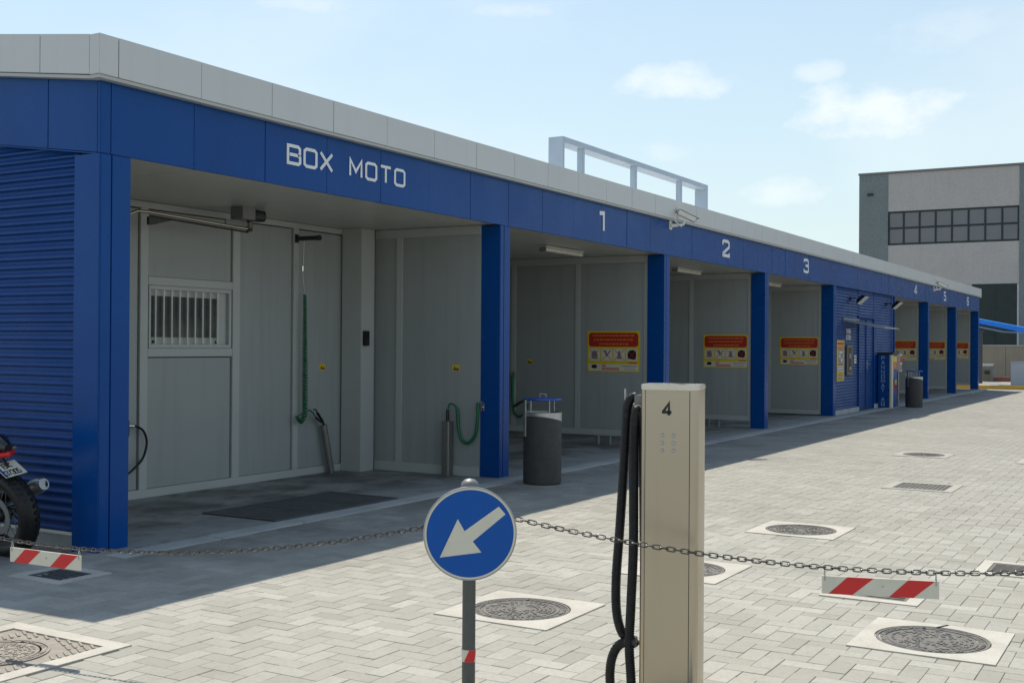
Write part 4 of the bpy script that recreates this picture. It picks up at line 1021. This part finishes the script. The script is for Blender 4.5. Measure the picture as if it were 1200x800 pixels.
MB().lathe([(.02, -.12), (.08, -.05), (.09, .02), (.085, .03), (.0, .035)], n=24).xf(Matrix.Translation((0, 1.3, .92)) @ Matrix.Rotation(R_(-90), 4, 'X')).build('headlight', BLACKG, mc, smooth=50)
MB().tube(arc(0, 0, .34, 20, 150, 10), .03, 8).xf(Matrix.Translation((0, 1.46, .325)) @ Matrix.Rotation(R_(90), 4, 'Z')).build('mudguard', BLACKG, mc, smooth=50)
MB().tube([(-.1, .6, .3), (-.19, .62, .04)], .01, 8).build('side_stand', GALV, mc)

# ================================================================== BEYOND THE END OF THE CAR WASH
yk = tag(MB().box(43.0, 43.35, -14, 3.2, -.05, .13).build('kerb', YPAINT, bevel=.02), 'yellow painted kerb beyond the end of the car wash', 'kerb')
rk = tag(MB().box(50.6, 50.95, -1.0, 3.4, -.05, .30).build('planter_kerb', TERRA, bevel=.02), 'low brick red kerb in front of the concrete wall', 'kerb')
tag(MB().box(43.36, 50.59, -14, 3.2, -.05, .085).build('pavement', GROUND), kind='structure')
cw = thing('boundary_wall', 'low tan concrete wall between the car wash and the warehouse', 'wall', (56, 0, 0))
for k in range(8):
    MB().box(0, .18, 3.2 - (k + 1) * 2.4 + .012, 3.2 - k * 2.4, -.1, 1.72).build('panel', CONWALL, cw)
MB().box(-.04, .22, -16, 3.2, 1.721, 1.78).build('coping', KERB, cw, bevel=.008)
cb = thing('grey_cabinet', 'pale grey service cabinet on the yellow kerb island', 'cabinet', (44.5, -.86, .085))
MB().box(0, .5, -1.3, 0, 0, .95).build('body', CABW, cb, bevel=.01)
MB().box(-.02, .52, -1.32, .02, .951, .99).build('lid', CABW, cb, bevel=.006)
MB().box(-.008, -.0005, -.64, -.03, .06, .92).build('door', CABW, cb)
MB().box(-.008, -.0005, -1.27, -.66, .06, .92).build('door', CABW, cb)
sbx = thing('steel_bin', 'metal dispenser box with bright sloping top beside the far blue column', 'dispenser', (50.1, .6, .085))
MB().box(0, .42, 0, .46, 0, .70).build('body', POSTL, sbx, bevel=.008)
MB().hexa([(-.03, -.02, .71), (.45, -.02, .71), (.45, .48, .71), (-.03, .48, .71), (-.03, -.02, .76), (.45, -.02, .82), (.45, .48, .82), (-.03, .48, .76)]).build('top', INOXB, sbx)
MB().box(-.01, -.0005, .05, .41, .08, .58).build('front', BRASS, sbx)
MB().box(-.018, -.0105, .12, .34, .34, .5).build('screen', BLACKG, sbx)
pp = thing('post', 'slim brown grey post beside the last blue column', 'post', (47.2, .72, .085))
MB().box(0, .12, -.1, .1, 0, 2.25).build('shaft', POSTG, pp, bevel=.008)
MB().box(-.03, .15, -.13, .13, 2.251, 2.30).build('cap', POSTG, pp)
aw = thing('blue_awning', 'bright blue sloping awning beyond the end of the car wash', 'awning', (44.0, .0, 0))
ya, yb, za, zb = .9, -3.6, 2.92, 1.98
MB().hexa([(0, yb, zb), (2.6, yb, zb), (2.6, ya, za), (0, ya, za), (0, yb, zb + .012), (2.6, yb, zb + .012), (2.6, ya, za + .012), (0, ya, za + .012)]).build('fabric', AWN, aw)
MB().hexa([(-.012, yb, zb - .2), (-.002, yb, zb - .2), (-.002, ya, za - .17), (-.012, ya, za - .17), (-.012, yb, zb + .014), (-.002, yb, zb + .014), (-.002, ya, za + .014), (-.012, ya, za + .014)]).build('valance', AWN, aw)
MB().tube([(.3, .6, 2.55), (.3, -.6, 2.28), (.3, -2.0, 2.22), (.3, -3.5, 2.0)], .03, 8).build('arm', GALV, aw)
MB().box(.2, .32, .55, .67, .085, 2.8).build('upright', POSTG, aw)
MB().box(2.3, 2.42, -3.5, -3.38, .085, 2.0).build('upright', POSTG, aw)

# warehouse
wb = thing('warehouse', 'tall precast concrete warehouse with ribbon window and dark green gate', 'building', (78, 0, 0))
HT = 14.16
MB().box(.25, 24, -30, 13.30, -.1, HT - .25).build('core', PREC, wb)
MB().box(0, .24, 11.42, 13.44, -.1, HT - .2).build('pier', PIER, wb)
MB().box(.24, 24, 13.31, 13.44, -.1, HT - .2).build('side_wall', PIER, wb)
MB().box(0, .24, .8, 2.80, -.1, HT - .2).build('pier', PIER, wb)
MB().box(-.08, 24.1, -30, 13.50, HT - .199, HT - .06).build('coping', POSTL, wb, bevel=.02)
def bay(y0, y1):
    MB().box(.04, .24, y0, y1, 11.26, HT - .21).build('panel', PREC, wb)
    MB().box(.04, .24, y0, y1, 6.0, 8.86).build('panel', PREC, wb)
    g_ = .02 * 0
    MB().box(.04, .24, y0 + 2.99, y1, -.1, 5.99).build('panel', PREC, wb)
    gt_ = MB().box(.12, .24, y0 + .01, y0 + 2.98, -.05, 5.98).build('gate', DKGREEN, wb)
    MB().box(.06, .119, y0 + .0, y0 + .12, -.05, 5.98).build('jamb', CABW, wb)
    for k in range(1, 2): MB().box(.10, .119, y0 + 1.48, y0 + 1.52, 0, 5.97).build('gate_seam', SEAL, wb)
    fw = MB().box(.06, .13, y0, y1, 11.13, 11.255).build('window_frame', DKGREEN, wb)
    MB().box(.06, .13, y0, y1, 8.865, 9.0).build('window_frame', DKGREEN, wb)
    MB().box(.06, .13, y0, y1, 10.0, 10.13).build('window_frame', DKGREEN, wb)
    n = 8; st = (y1 - y0) / n
    for k in range(n + 1):
        yy = min(max(y0 + k * st, y0 + .06), y1 - .06); wd = .06 if 0 < k < n else .059
        MB().box(.05, .059, yy - wd, yy + wd, 8.87, 11.25).build('mullion', DKGREEN, wb)
    for k in range(n):
        for z0, z1 in ((9.0, 10.0), (10.13, 11.13)):
            pm_ = MB().box(.10, .11, y0 + k * st + .06, y0 + (k + 1) * st - .06, z0, z1).build('pane', DKGLASS, wb)
            pm_.rotation_euler = (0, 0, 0)
bay(2.80, 11.42); bay(-7.82, .8)
MB().box(-.10, -.005, 12.45, 12.85, 12.45, 12.62).build('wall_lamp', BLACK, wb)
